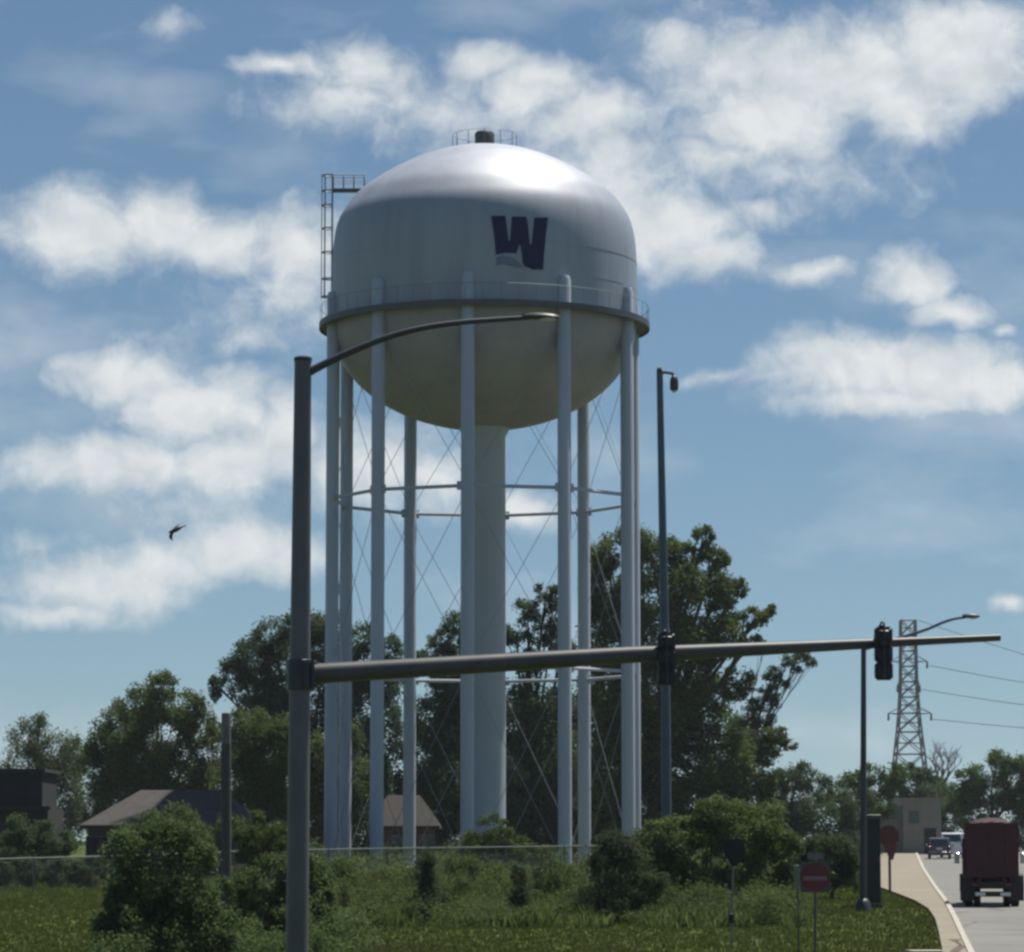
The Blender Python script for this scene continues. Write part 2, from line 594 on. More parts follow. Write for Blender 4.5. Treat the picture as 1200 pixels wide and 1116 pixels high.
ztop = zeq + 1.75
zr1, zr2 = zpx(587.5), zpx(790.5)
for k in range(10):
    lg = MB().tube([lp(k, TZ + .25), lp(k, ztop - .25), lp(k, ztop)], [.385, .385, .30], 20).build('leg', M['leg'], tower)
    MB().lathe([(0, TZ - .3), (.75, TZ - .3), (.75, TZ + .28), (.62, TZ + .36), (0, TZ + .36)], 16, lp(k, 0)).build('footing', M['kerb'], lg)
    a = LA[k]
    for zz in (zr1, zr2):
        for s_ in (-1, 1):
            q = lp(k, zz) + Vector((math.cos(a), math.sin(a), 0)) * s_ * .40
            MB().box(q, (.42, .04, .50), a).build('gusset', M['leg'], lg)
for zz in (zr1, zr2):
    for k in range(10):
        MB().tube([lp(k, zz), lp(k + 1, zz)], .105, 8).build('strut', M['leg'], tower)
for z0, z1 in ((TZ + .5, zr2 - .15), (zr2 + .15, zr1 - .15), (zr1 + .15, zeq - 1.0)):
    for k in range(10):
        MB().tube([lp(k, z0), lp(k + 1, z1)], .017, 5).tube([lp(k + 1, z0), lp(k, z1)], .017, 5).build('tie_rod', M['leg2'], tower)
# central riser
MB().lathe([(0, TZ - .2), (1.75, TZ - .2), (1.75, TZ + .5), (1.27, TZ + 1.2), (1.24, TZ + 2.0), (1.24, zeq - 6.6), (1.7, zeq - 5.7), (0, zeq - 5.5)], 40, AX).build('riser', M['leg'], tower)
# roof vent and rail
zt = PROF[-1][1]
vt = MB().lathe([(0, zt - .2), (.42, zt - .2), (.42, zt + .18), (.57, zt + .20), (.60, zt + .78), (.50, zt + .92), (0, zt + .95)], 20, AX).build('vent', M['vent'], tower)
rr = MB()
pts = [AX + Vector((1.9 * math.cos(2 * PI * k / 32), 1.9 * math.sin(2 * PI * k / 32), zt + .72)) for k in range(33)]
rr.tube(pts, .014, 5, False)
for k in range(12):
    a = 2 * PI * k / 12
    rr.tube([AX + Vector((1.9 * math.cos(a), 1.9 * math.sin(a), zt - .12)), AX + Vector((1.9 * math.cos(a), 1.9 * math.sin(a), zt + .72))], .02, 4)
rr.build('roof_railing', M['ladder'], tower)
# caged ladder on the left of the shell, with the little bridge on to the roof
lx0, lx1 = AX.x - 191.5 * S, AX.x - 180.0 * S
zl0, zl1 = zeq + .1, zpx(205)
ld = MB()
for x_, y_ in ((lx1 - .05, -.25), (lx1 - .05, .25)):
    ld.tube([(x_, D + y_, zl0), (x_, D + y_, zl1)], .04, 6)
zz = zl0 + .3
while zz < zl1 - .1:
    ld.tube([(lx1 - .05, D - .25, zz), (lx1 - .05, D + .25, zz)], .018, 4)
    zz += .3
lo = ld.build('ladder', M['ladder'], tower)
cg = MB()
for py in (348, 327, 296, 268, 241, 224, 206):
    zc = zpx(py)
    pts = [Vector((lx1 - .05 - .62 * math.sin(PI * k / 10) ** .8 if 0 < k < 10 else lx1 - .05, D - .36 * math.cos(PI * k / 10), zc)) for k in range(11)]
    cg.tube(pts, .045, 5)
for a in (.22, .5, .78):
    x_ = lx1 - .05 - .62 * math.sin(PI * a) ** .8
    y_ = D - .36 * math.cos(PI * a)
    cg.tube([(x_, y_, zpx(350)), (x_, y_, zl1)], .03, 5)
cg.build('cage', M['ladder'], lo)
zp_ = zpx(223.5)
pf = MB().box(((lx1 + AX.x - 140 * S) / 2, D, zp_), (abs(lx1 - AX.x + 140 * S), .8, .12)).build('platform', M['vent'], tower)
pr = MB()
xr = AX.x - 137 * S
for y_ in (-.4, .4):
    pr.tube([(lx1, D + y_, zpx(207)), (xr - .3, D + y_, zpx(207))], .028, 5)
    pr.tube([(lx1, D + y_, zpx(214)), (xr - .1, D + y_, zpx(214))], .02, 5)
    for t in (0, .33, .66, 1):
        x_ = lx1 + (xr - .3 - lx1) * t
        pr.tube([(x_, D + y_, zp_), (x_, D + y_, zpx(207))], .024, 5)
pr.build('railing', M['ladder'], pf)


# emblem painted on the front of the shell
def rad_at(z):
    if z <= PROF[0][1]:
        return PROF[0][0]
    for (r0, z0), (r1, z1) in zip(PROF, PROF[1:]):
        if z <= z1:
            return r0 + (r1 - r0) * (z - z0) / (z1 - z0 + 1e-9)
    return 0


def on_tank(px, py, eps=.045):
    d = ray(px, py).normalized()
    a, b_ = 185.0, 200.0
    for _ in range(40):
        m_ = (a + b_) / 2
        p = CAM + d * m_
        if math.hypot(p.x - AX.x, p.y - AX.y) > rad_at(p.z) + eps:
            a = m_
        else:
            b_ = m_
    return CAM + d * a


def inside(poly, x, y):
    c = False
    n_ = len(poly)
    for i in range(n_):
        x1, y1 = poly[i]; x2, y2 = poly[(i + 1) % n_]
        if (y1 > y) != (y2 > y) and x < (x2 - x1) * (y - y1) / (y2 - y1) + x1:
            c = not c
    return c


def paint(polys, name, m, step=.5):
    xs = [p[0] for q in polys for p in q]; ys = [p[1] for q in polys for p in q]
    cells = set()
    x0, y0 = min(xs), min(ys)
    for i in range(int((max(xs) - x0) / step) + 1):
        for j in range(int((max(ys) - y0) / step) + 1):
            if any(inside(q, x0 + (i + .5) * step, y0 + (j + .5) * step) for q in polys):
                cells.add((i, j))
    idx, b_ = {}, MB()
    vs_, fs_ = [], []
    for (i, j) in sorted(cells):
        f = []
        for (u, v) in ((i, j), (i, j + 1), (i + 1, j + 1), (i + 1, j)):
            if (u, v) not in idx:
                idx[(u, v)] = len(vs_)
                vs_.append(on_tank(x0 + u * step, y0 + v * step))
            f.append(idx[(u, v)])
        fs_.append(tuple(f))
    b_.add(vs_, fs_)
    return b_.build(name, m, tower)


def zx(q):   # from the enlarged view of the emblem
    return [(540 + a / 7.5, 220 + c / 7.5) for a, c in q]


W = zx([(266, 248), (392, 248), (400, 300), (420, 470), (432, 470), (445, 300), (446, 256), (578, 256), (592, 330), (606, 500), (622, 500), (640, 330), (646, 262),
        (768, 262), (750, 400), (735, 560), (724, 720), (640, 722), (560, 690), (545, 660), (540, 600), (528, 520), (514, 500), (500, 540), (490, 578), (400, 572), (345, 582), (308, 590), (300, 480), (285, 360)])
WV = zx([(310, 612), (360, 598), (420, 604), (470, 622), (510, 655), (545, 700), (500, 706), (455, 690), (400, 672), (350, 668), (316, 690)])
paint([W], 'emblem', M['navy'])
paint([WV], 'emblem_wave', M['wave'])


# ------------------------------------------------------------------ mast arm signal pole
DM = 52.0
base = at(350, 1180, DM)
gz = rowz(DM)
px_low = 349.5
mp_ = thing('signal_mast_pole', 'thick grey steel mast pole with a long level arm and a curved lamp arm', 'signal pole', (base.x, DM, gz))
pt_top, pt_mid = at(355, 422, DM), at(351.5, 795, DM)
pbase = Vector((at(349, 1116, DM).x - .02, DM, gz))
MB().tube([pbase, pt_mid, pt_top], [.178, .158, .130], 24).build('pole', M['mast'], mp_)
MB().lathe([(.0, pt_top.z - .02), (.14, pt_top.z - .02), (.14, pt_top.z + .035), (.08, pt_top.z + .06), (0, pt_top.z + .065)], 20, (pt_top.x, DM, 0)).build('pole_cap', M['darksteel'], mp_)
bpz = MB().box((pbase.x, DM, gz + .06), (.55, .55, .05))
for sx in (-1, 1):
    for sy in (-1, 1):
        bpz.tube([(pbase.x + sx * .21, DM + sy * .21, gz), (pbase.x + sx * .21, DM + sy * .21, gz + .16)], .022, 6)
bpz.build('base_plate', M['mast'], mp_)
fl = MB()
c = at(357, 791, DM)
fl.box((c.x + .04, DM, c.z), (.10, .40, .44))
fl.box((c.x + .135, DM, c.z), (.05, .42, .46))
cl = at(344, 796, DM)
fl.lathe([(.155, c.z - .24), (.185, c.z - .22), (.185, c.z + .22), (.155, c.z + .24)], 20, (cl.x + .09, DM, 0))
for sy in (-1, 1):
    for sz in (-1, 1):
        fl.tube([(c.x + .10, DM + sy * .16, c.z + sz * .17), (c.x + .20, DM + sy * .16, c.z + sz * .17)], .022, 6)
fl.build('flange', M['darksteel'], mp_)
armpx = [(365, 790, 12.0), (480, 783.2, 11.4), (600, 776, 10.8), (740, 767.5, 9.8), (860, 762, 8.3), (1000, 755.3, 6.4), (1090, 751, 5.0), (1172, 747.3, 4.2)]
pts = [at(x, y, DM + (x - 365) * .001) for x, y, _ in armpx]
MB().tube(pts, [r * DM / F for _, _, r in armpx], 20).build('mast_arm', M['mastarm'], mp_)
la = catmull([(361, 437), (372, 431), (392, 421), (420, 408.5), (455, 395), (495, 384.5), (540, 378), (585, 374.5), (622, 372)], 3)
pts = [at(x, y, DM) for x, y in la]
MB().tube(pts, [(5.2 - 2.4 * i / (len(pts) - 1)) * DM / F for i in range(len(pts))], 12).build('lamp_arm', M['darksteel'], mp_)
h = at(634, 371, DM)
RT = Matrix.Rotation(math.radians(2), 3, 'Y')
hd = MB().ell(h, (.30, .13, .055), 16, 8, RT).box(h + Vector((-.2, 0, .0)), (.18, .09, .07)).build('lamp_head', M['mastarm'], mp_)
MB().ell(h + Vector((.09, 0, -.03)), (.15, .10, .05), 12, 8).build('lamp_lens', M['lampglass'], hd)
MB().bevbox((pbase.x, DM - .178, gz + .55), (.12, .03, .22), .01).build('handhole_cover', M['darksteel'], mp_)


def signal(label, px, py0, py1, Y, ax_y):
    """three section signal head seen from its back; ax_y is the image row of the arm"""
    t0, b0 = at(px, py0, Y), at(px, py1, Y)
    H = t0.z - b0.z
    w = 22.0 * Y / F * .95
    o = thing('traffic_signal', label, 'traffic light', (t0.x, Y, b0.z), 'traffic lights on the mast arm')
    hs = MB()
    for k in range(3):
        zc = b0.z + H * (k + .5) / 3
        hs.bevbox((t0.x, Y, zc), (w, .17, H / 3 - .012), .03)
        hs.box((t0.x, Y + .0, zc), (w * .7, .15, H / 3 + .004))
        hs.bevbox((t0.x, Y - .095, zc), (w * .62, .03, H / 3 * .6), .012)
    hs.build('housing', M['signal'], o)
    for k in range(3):
        zc = b0.z + H * (k + .5) / 3
        vz = MB()
        R_ = w * .42
        pin, pout = [], []
        ring = []
        for i in range(15):
            a = math.radians(-60 + 300 * i / 14)
            ring.append((R_ * math.cos(a), R_ * math.sin(a)))
        vs_ = []
        for (a, c_) in ring:
            ln = .24 if c_ > -.05 else .14
            vs_ += [(t0.x + a, Y + .08, zc + c_), (t0.x + a, Y + .08 + ln, zc + c_), (t0.x + a * .93, Y + .08 + ln, zc + c_ * .93), (t0.x + a * .93, Y + .08, zc + c_ * .93)]
        fs_ = []
        for i in range(14):
            for q in range(4):
                fs_.append((i * 4 + q, i * 4 + (q + 1) % 4, i * 4 + 4 + (q + 1) % 4, i * 4 + 4 + q))
        vz.add(vs_, fs_).build('visor', M['signal'], o)
        MB().ell((t0.x, Y + .085, zc), (R_ * .9, .03, R_ * .9), 14, 6).build('lens', M['lens'], o)
    za = at(px, ax_y, Y).z
    br = MB()
    br.tube([(t0.x, Y - .125, b0.z + .02), (t0.x, Y - .125, t0.z + .06)], .016, 6)
    br.lathe([(0, t0.z - .01), (.05, t0.z - .01), (.05, t0.z + .03), (.028, t0.z + .05), (.02, t0.z + .085), (0, t0.z + .09)], 10, (t0.x - .02, Y, 0))
    br.box((t0.x, Y + .02, za), (.09, .36, .05))
    br.build('bracket', M['darksteel'], o)
    return o


signal('black three section signal near the free end of the long grey arm', 1035, 735, 797, DM + .35, 754)
signal('black signal in front of the large tree on the long grey arm', 781, 742, 803, DM + .30, 766)


# ------------------------------------------------------------------ other poles
def pole_thing(name, label, cat, px, Y, group=None):
    p = gpt(px, Y)
    return thing(name, label, cat, p, group), p


# tall slim pole with a hanging camera-like lamp, right of the tower
Y = 122.0
o, p = pole_thing('tall_lamp_post', 'tall slim dark post with a short hooked arm and hanging lamp right of the tower', 'lamp post', 781.5, Y)
t = at(773, 434, Y)
MB().tube([p - Vector((0, 0, .2)), at(780, 800, Y), t], [.185, .165, .115], 16).build('pole', M['bluepole'], o)
MB().tube([at(773, 438, Y), at(779, 436.5, Y), at(787, 437.5, Y), at(790, 440, Y)], .055, 8).tube([at(770, 434, Y), at(775, 434, Y)], .14, 10).build('arm', M['darksteel'], o)
hz, hb = at(790, 440, Y), at(790, 458, Y)
hd = MB().lathe([(0, hb.z), (.10, hb.z), (.155, hb.z + .04), (.16, hb.z + .30), (.13, hb.z + .46), (.06, hz.z), (0, hz.z + .02)], 14, (hz.x, Y, 0)).build('lamp_head', M['darksteel'], o)
MB().ell((hz.x, Y, hb.z), (.10, .10, .07), 12, 6).build('lamp_lens', M['lampglass'], hd)
MB().lathe([(0, p.z - .1), (.34, p.z - .1), (.34, p.z + .5), (.2, p.z + .7), (0, p.z + .72)], 16, (p.x, p.y, 0)).build('base_cover', M['bluepole'], o)

# street lamp at the road, curved arm
Y = 112.0
o, p = pole_thing('street_lamp', 'thin dark street lamp by the road, its curved arm reaching right behind the signal', 'street lamp', 1011.5, Y)
t = at(1012, 757, Y)
MB().tube([p - Vector((0, 0, .2)), t], [.12, .085], 12).build('pole', M['darksteel'], o)
la = catmull([(1012, 761), (1022, 758), (1045, 750.5), (1070, 743), (1088, 737), (1104, 730), (1118, 725.5), (1132, 723.5)], 3)
pts = [at(x, y, Y) for x, y in la]
MB().tube(pts, [.062 - .02 * i / (len(pts) - 1) for i in range(len(pts))], 8).build('lamp_arm', M['bluepole'], o)
h = at(1138, 722, Y)
hd = MB().ell(h, (.30, .15, .085), 14, 8, Matrix.Rotation(math.radians(3), 3, 'Y')).build('lamp_head', M['bluepole'], o)
MB().ell(h + Vector((.06, 0, -.05)), (.15, .11, .06), 12, 6).build('lamp_lens', M['lampglass'], hd)
MB().lathe([(0, p.z - .1), (.26, p.z - .1), (.24, p.z + .3), (.14, p.z + .42), (0, p.z + .45)], 14, (p.x, p.y, 0)).build('base_cover', M['darksteel'], o)

# dark upright cabinet next to it
Y = 115.0
o, p = pole_thing('signal_cabinet', 'tall narrow dark metal cabinet at the edge of the pavement', 'cabinet', 1023, Y)
top = at(1023, 955, Y).z
H = top - p.z
cab = MB().bevbox((p.x, Y, p.z + .12 + (H - .2) / 2), (.50, .5, H - .28), .02).build('body', M['cabinet'], o)
MB().bevbox((p.x, Y, top - .04), (.58, .58, .1), .03).build('lid', M['cabinet'], o)
MB().box((p.x, Y, p.z + .05), (.6, .6, .18)).build('plinth', M['darksteel'], o)
dr = MB().box((p.x, Y - .262, p.z + H * .55), (.42, .02, H * .72)).build('door', M['cabinet'], o)
MB().tube([(p.x + .15, Y - .29, p.z + H * .5), (p.x + .15, Y - .29, p.z + H * .5 + .16)], .014, 6).build('handle', M['galv'], dr)

# short stout post, left
Y = 99.0
o, p = pole_thing('wooden_post', 'short weathered post with a pale grey top standing among the left shrubs', 'post', 265, Y)
t = at(265, 836, Y)
m_ = at(265, 872, Y)
MB().tube([p - Vector((0, 0, .3)), m_], [.15, .145], 16).build('post', M['wood'], o)
MB().tube([m_, t - Vector((0, 0, .04))], [.142, .135], 16).lathe([(0, t.z - .04), (.135, t.z - .04), (.13, t.z), (.05, t.z + .03), (0, t.z + .035)], 16, (t.x, Y, 0)).build('sleeve', M['postgrey'], o)

# ------------------------------------------------------------------ signs
# white square sign with red disc and pale bar
Y = 84.0
o, p = pole_thing('road_sign', 'square grey sign with a red disc and pale bar, below a small grey plate', 'road sign', 955, Y)
c = at(955, 1028, Y)
hw = 17.5 * Y / F
MB().tube([p - Vector((0, 0, .3)), at(955.5, 998, Y) + Vector((0, .03, 0))], .03, 8).build('post', M['darksteel'], o)
sq = [(-hw + .04, -hw), (hw - .04, -hw), (hw, -hw + .04), (hw, hw - .04), (hw - .04, hw), (-hw + .04, hw), (-hw, hw - .04), (-hw, -hw + .04)]
UX, UZ, UN = (1, 0, 0), (0, 0, 1), (0, -1, 0)
pl = MB().prism(sq, c + Vector((0, -.035, 0)), UX, UZ, UN, .01).build('panel', mat('weathered sign panel', (.075, .07, .072), .7), o)
disc = [(hw * .97 * math.cos(2 * PI * k / 40), hw * .97 * math.sin(2 * PI * k / 40)) for k in range(40)]
MB().prism(disc, c + Vector((0, -.047, 0)), UX, UZ, UN, .003).build('disc', M['red'], pl)
MB().prism([(-hw * .78, -hw * .13), (hw * .78, -hw * .13), (hw * .78, hw * .13), (-hw * .78, hw * .13)], c + Vector((0, -.052, -.03)), UX, UZ, UN, .003).build('bar', M['pinkbar'], pl)
c2 = at(955.5, 1003.5, Y)
MB().prism([(-.19, -.075), (.19, -.075), (.19, .075), (-.19, .075)], c2 + Vector((0, -.035, 0)), UX, UZ, UN, .008).build('plate', M['postgrey'], o)
# pale marker post beside it
Y = 86.0
pm = gpt(936, Y)
top = at(933, 1014, Y)
bt = at(934, 1042, Y)
o = thing('marker_post', 'slim post with a pale reflector panel just left of the square red sign', 'marker post', pm)
MB().tube([pm - Vector((0, 0, .2)), (pm.x, Y, top.z)], .022, 8).build('post', M['darksteel'], o)
MB().bevbox((pm.x - .04, Y - .04, (top.z + bt.z) / 2), (.14, .02, top.z - bt.z), .008).build('reflector', mat('pale reflector', (.16, .18, .13), .7), o)

# red octagon further up the road with a narrow plate under it
Y = 138.0
o, p = pole_thing('octagonal_sign', 'faded red octagonal sign on a dark post at the pale pavement', 'road sign', 1043, Y)
c = at(1041, 980, Y)
r_ = 13.0 * Y / F
oc = [(r_ * math.cos(PI / 8 + PI / 4 * k), r_ * math.sin(PI / 8 + PI / 4 * k)) for k in range(8)]
MB().tube([p - Vector((0, 0, .3)), (p.x, Y + .04, c.z + r_)], .055, 8).build('post', M['darksteel'], o)
MB().prism(oc, c + Vector((0, -.03, 0)), UX, UZ, UN, .012).build('panel', M['reddark'], o)
MB().prism([(-.28, .32), (.30, .32), (.12, -.30), (-.02, -.30)], at(1043, 999, Y) + Vector((0, -.04, 0)), UX, UZ, UN, .012).build('lower_plate', M['redplate'], o)

# dark back of a sign on a thin post
Y = 88.0
o, p = pole_thing('shield_sign', 'black backed shield shaped sign on a thin grey post before the shrubs', 'road sign', 857, Y)
c = at(860, 998, Y)
sh = [(-.26, .28), (-.12, .33), (0, .30), (.12, .33), (.26, .28), (.29, .05), (.22, -.16), (.06, -.38), (-.05, -.38), (-.2, -.16), (-.28, .05)]
MB().tube([p - Vector((0, 0, .3)), at(859.5, 981, Y) + Vector((0, .045, 0))], .026, 8).build('post', M['postgrey'], o)
MB().prism(sh, c + Vector((0, .0, 0)), UX, UZ, UN, .012).build('panel', M['signback'], o)
MB().bevbox(at(856.5, 1076, Y) + Vector((0, -.06, 0)), (.14, .08, .24), .015).build('junction_box', M['signback'], o)

# ------------------------------------------------------------------ chain link fence
fpx = [(-30, 1007.5), (150, 1003.0), (285, 997.5), (420, 995), (560, 993.2), (700, 991.5), (800, 990.5)]
fY = [(-30, 141.0), (150, 145.0), (285, 149.0), (420, 151.0), (560, 152.5), (700, 154.0), (800, 155.0)]


def frail(px):
    return at(px, interp(fpx, px), interp(fY, px))


o = thing('chain_link_fence', 'low grey chain link fence running in front of the tower legs', 'fence', gpt(400, 151))
xs = [-30 + 830 * i / 60 for i in range(61)]
MB().tube([frail(x) for x in xs], .042, 6).build('top_rail', M['galv'], o)
for i in range(0, 61, 5):
    q = frail(xs[i])
    MB().tube([(q.x, q.y, rowz(q.y) - .1), (q.x, q.y, q.z + .06)], .036, 6).build('post', M['galv'], o)
ch = MB()
Pst = [frail(x) for x in xs]
L = sum((b_ - a_).length for a_, b_ in zip(Pst, Pst[1:]))


def along(s):
    s = max(0, min(1, s)) * 60
    i = min(int(s), 59)
    return Pst[i].lerp(Pst[i + 1], s - i)


sp_ = .11
hgt = 1.75
nw = int(L / sp_)
vs_, fs_ = [], []
for k in range(-16, nw):
    for sgn in (1, -1):
        s0 = k * sp_
        s1 = s0 + hgt
        if s0 < 0 or s1 > L:
            continue
        a, c_ = (s0, s1) if sgn == 1 else (s1, s0)
        A, B = along(a / L), along(c_ / L)
        za = rowz(A.y) + .04
        zb = B.z - .02
        r_ = .0035
        i0 = len(vs_)
        vs_ += [(A.x, A.y, za), (A.x + r_ * 2, A.y, za), (B.x + r_ * 2, B.y, zb), (B.x, B.y, zb), (A.x + r_, A.y - r_ * 2, za), (B.x + r_, B.y - r_ * 2, zb)]
        fs_ += [(i0, i0 + 1, i0 + 2, i0 + 3), (i0, i0 + 4, i0 + 5, i0 + 3), (i0 + 4, i0 + 1, i0 + 2, i0 + 5)]
ch.add(vs_, fs_)
ch.build('chain_mesh', M['galv'], o)


# ------------------------------------------------------------------ houses
def wall_box(b_, x0, x1, y0, y1, z0, z1):
    b_.box(((x0 + x1) / 2, (y0 + y1) / 2, (z0 + z1) / 2), (x1 - x0, y1 - y0, z1 - z0))


def window(parent, x, z, w, h, y, m='glass'):
    fr = MB()
    t_ = .07
    fr.box((x, y - .02, z + h / 2 + t_ / 2), (w + 2 * t_, .08, t_)).box((x, y - .03, z - h / 2 - t_ / 2), (w + 3 * t_, .12, t_))
    fr.box((x - w / 2 - t_ / 2, y - .02, z), (t_, .08, h)).box((x + w / 2 + t_ / 2, y - .02, z), (t_, .08, h))
    fr.box((x, y - .015, z), (.04, .05, h))
    f = fr.build('window', M['trimwood'], parent, smooth=False)
    MB().box((x, y - .005, z), (w, .03, h)).build('pane', M['glass'], f, smooth=False)


def hip_house(name, label, pxl, pxr, pye, rpl, rpr, pyr, Y, wallm, roofm, depth=9.0, wins=(), door=None, chim=None):
    e0, e1 = at(pxl, pye, Y), at(pxr, pye, Y)
    r0, r1 = at(rpl, pyr, Y + depth / 2), at(rpr, pyr, Y + depth / 2)
    gz_ = rowz(Y)
    o_ = thing(name, label, 'house', ((e0.x + e1.x) / 2, Y, gz_))
    wb = MB()
    wall_box(wb, e0.x + .45, e1.x - .45, Y + .5, Y + depth - .5, gz_ - .3, e0.z - .02)
    w_ = wb.build('wall', wallm, o_, smooth=False)
    rb = MB()
    zt_, ze = r0.z, e0.z
    vs_ = [(e0.x, Y, ze), (e1.x, Y, ze), (e1.x, Y + depth, ze), (e0.x, Y + depth, ze), (r0.x, Y + depth / 2, zt_), (r1.x, Y + depth / 2, zt_),
           (e0.x, Y, ze - .18), (e1.x, Y, ze - .18), (e1.x, Y + depth, ze - .18), (e0.x, Y + depth, ze - .18)]
    rb.add(vs_, [(0, 1, 5, 4), (1, 2, 5), (2, 3, 4, 5), (3, 0, 4), (6, 7, 1, 0), (7, 8, 2, 1), (8, 9, 3, 2), (9, 6, 0, 3), (9, 8, 7, 6)])
    rf = rb.build('roof', roofm, o_, smooth=False)
    for (px, w, h, zc) in wins:
        window(w_, at(px, pye, Y + .5).x, gz_ + zc, w, h, Y + .5)
    if door:
        x = at(door, pye, Y).x
        d_ = MB().box((x, Y + .47, gz_ + 1.05), (.95, .07, 2.1)).build('door', M['sidingdark'], w_, smooth=False)
    if chim:
        q = at(chim, pyr + 6, Y + depth * .62)
        MB().box((q.x, q.y, q.z), (.7, .7, 1.9)).box((q.x, q.y, q.z + .98), (.82, .82, .14)).build('chimney', M['brickdark'], rf, smooth=False)
    return o_


hip_house('grey_roofed_house', 'low dark house with a grey hipped roof at the left behind the fence', 93, 295, 967, 165, 262, 926, 190.0, M['brickdark'], M['roofgrey'],
          9.5, wins=((118, 1.5, 1.2, 1.5), (165, 1.8, 1.2, 1.5), (245, 1.5, 1.2, 1.5)), door=205)
hip_house('brown_roofed_house', 'small red brick house with a brown roof seen between the tower legs', 420, 515, 968, 455, 492, 932, 222.0, M['brickred'], M['roofred'],
          8.0, wins=((440, 1.0, 1.2, 1.5), (467, .9, 1.3, 1.4), (500, 1.0, 1.2, 1.5)))

# dark flat-roofed building, far left
Y = 172.0
x0, x1 = at(-40, 950, Y).x, at(56, 950, Y).x
zt_, zm, gz_ = at(30, 905, Y).z, at(30, 947, Y).z, rowz(Y)
o = thing('dark_shed', 'dark flat roofed two tier building at the left edge behind the fence', 'shed', ((x0 + x1) / 2, Y, gz_))
b = MB()
wall_box(b, x0, x1, Y, Y + 6, gz_ - .3, zm)
w_ = b.build('wall', M['sidingbrown'], o, smooth=False)
b = MB()
wall_box(b, x0, x1 - .35, Y + .4, Y + 6, zm + .003, zt_)
b.build('upper_wall', M['sidingdark'], o, smooth=False)
b = MB()
wall_box(b, x0 - .15, x1 - .2, Y + .2, Y + 6.2, zt_ + .003, zt_ + .18)
b.build('roof', M['sidingbrown'], o, smooth=False)
b = MB()
wall_box(b, x0, x1 + .2, Y - .6, Y + .1, zm - .1, zm + .08)
b.build('eave', M['sidingbrown'], o, smooth=False)
window(w_, at(40, 950, Y).x, gz_ + 1.5, 1.0, 1.0, Y)
MB().box((at(18, 950, Y).x, Y - .03, gz_ + 1.05), (1.0, .08, 2.1)).build('door', M['sidingdark'], w_, smooth=False)

# tan building beyond the road
Y = 292.0
x0, x1 = at(1058, 960, Y).x, at(1103, 960, Y).x
xl = at(1028, 960, Y).x
gz_ = rowz(Y)
zt_, zl_ = at(1080, 937, Y).z, at(1040, 948, Y).z
o = thing('tan_building', 'plain tan flat roofed building at the far end of the road', 'building', ((xl + x1) / 2, Y, gz_))
b = MB(); wall_box(b, x0, x1, Y, Y + 9, gz_ - .5, zt_)
w_ = b.build('wall', M['tan'], o, smooth=False)
b = MB(); wall_box(b, xl, x0 - .003, Y + .3, Y + 8, gz_ - .5, zl_)
w2 = b.build('wing_wall', mat('grey tan wall', (.17, .155, .14), .9, 0, .15, 1.0), o, smooth=False)
b = MB(); wall_box(b, x0 - .1, x1 + .1, Y - .1, Y + 9.1, zt_ + .002, zt_ + .14)
b.build('parapet', M['tan'], o, smooth=False)
window(w2, at(1049, 955, Y).x, at(1049, 952, Y).z, 1.3, 1.0, Y + .3)
window(w_, at(1071, 955, Y).x, at(1071, 958, Y).z, .7, .9, Y)
MB().box((at(1090, 960, Y).x, Y - .03, gz_ + 1.1), (1.0, .08, 2.2)).build('door', M['sidingbrown'], w_, smooth=False)


# ------------------------------------------------------------------ vehicles (seen from behind)
def wheel(parent, x, y, z, r, w):
    b_ = MB()
    prof = [(r * .55, -w / 2), (r * .92, -w / 2), (r, -w / 2 + .03), (r, w / 2 - .03), (r * .92, w / 2), (r * .55, w / 2)]
    n_ = 24
    vs_, fs_ = [], []
    for (q, t_) in prof:
        for k in range(n_):
            a = 2 * PI * k / n_
            vs_.append((x + t_, y + q * math.cos(a), z + q * math.sin(a)))
    for i in range(len(prof)):
        j = (i + 1) % len(prof)
        for k in range(n_):
            k2 = (k + 1) % n_
            fs_.append((i * n_ + k, i * n_ + k2, j * n_ + k2, j * n_ + k))
    wh = b_.add(vs_, fs_).build('wheel', M['rubber'], parent)
    MB().tube([(x - w * .42, y, z), (x + w * .42, y, z)], r * .56, 16).build('rim', M['rim'], wh)


def body_profile(b_, x, w, prof, taper):
    """side outline (y, z) swept across the width; taper(z) narrows the glasshouse"""
    n_ = len(prof)
    xs_ = [-1, -.94, .94, 1]
    vs_ = []
    for s_ in xs_:
        for (y_, z_) in prof:
            k = taper(z_)
            inset = .05 if abs(s_) == 1 else 0
            yc = sum(q[0] for q in prof) / n_
            vs_.append((x + s_ * w / 2 * k, y_ + (yc - y_) * inset * .3, z_ - inset * .3 * (1 if z_ > prof[0][1] + .3 else 0)))
    fs_ = [tuple(range(n_ - 1, -1, -1)), tuple(range(3 * n_, 4 * n_))]
    for i in range(3):
        for k in range(n_):
            q = (k + 1) % n_
            fs_.append((i * n_ + k, i * n_ + q, (i + 1) * n_ + q, (i + 1) * n_ + k))
    return b_.add(vs_, fs_)


HEADED = []


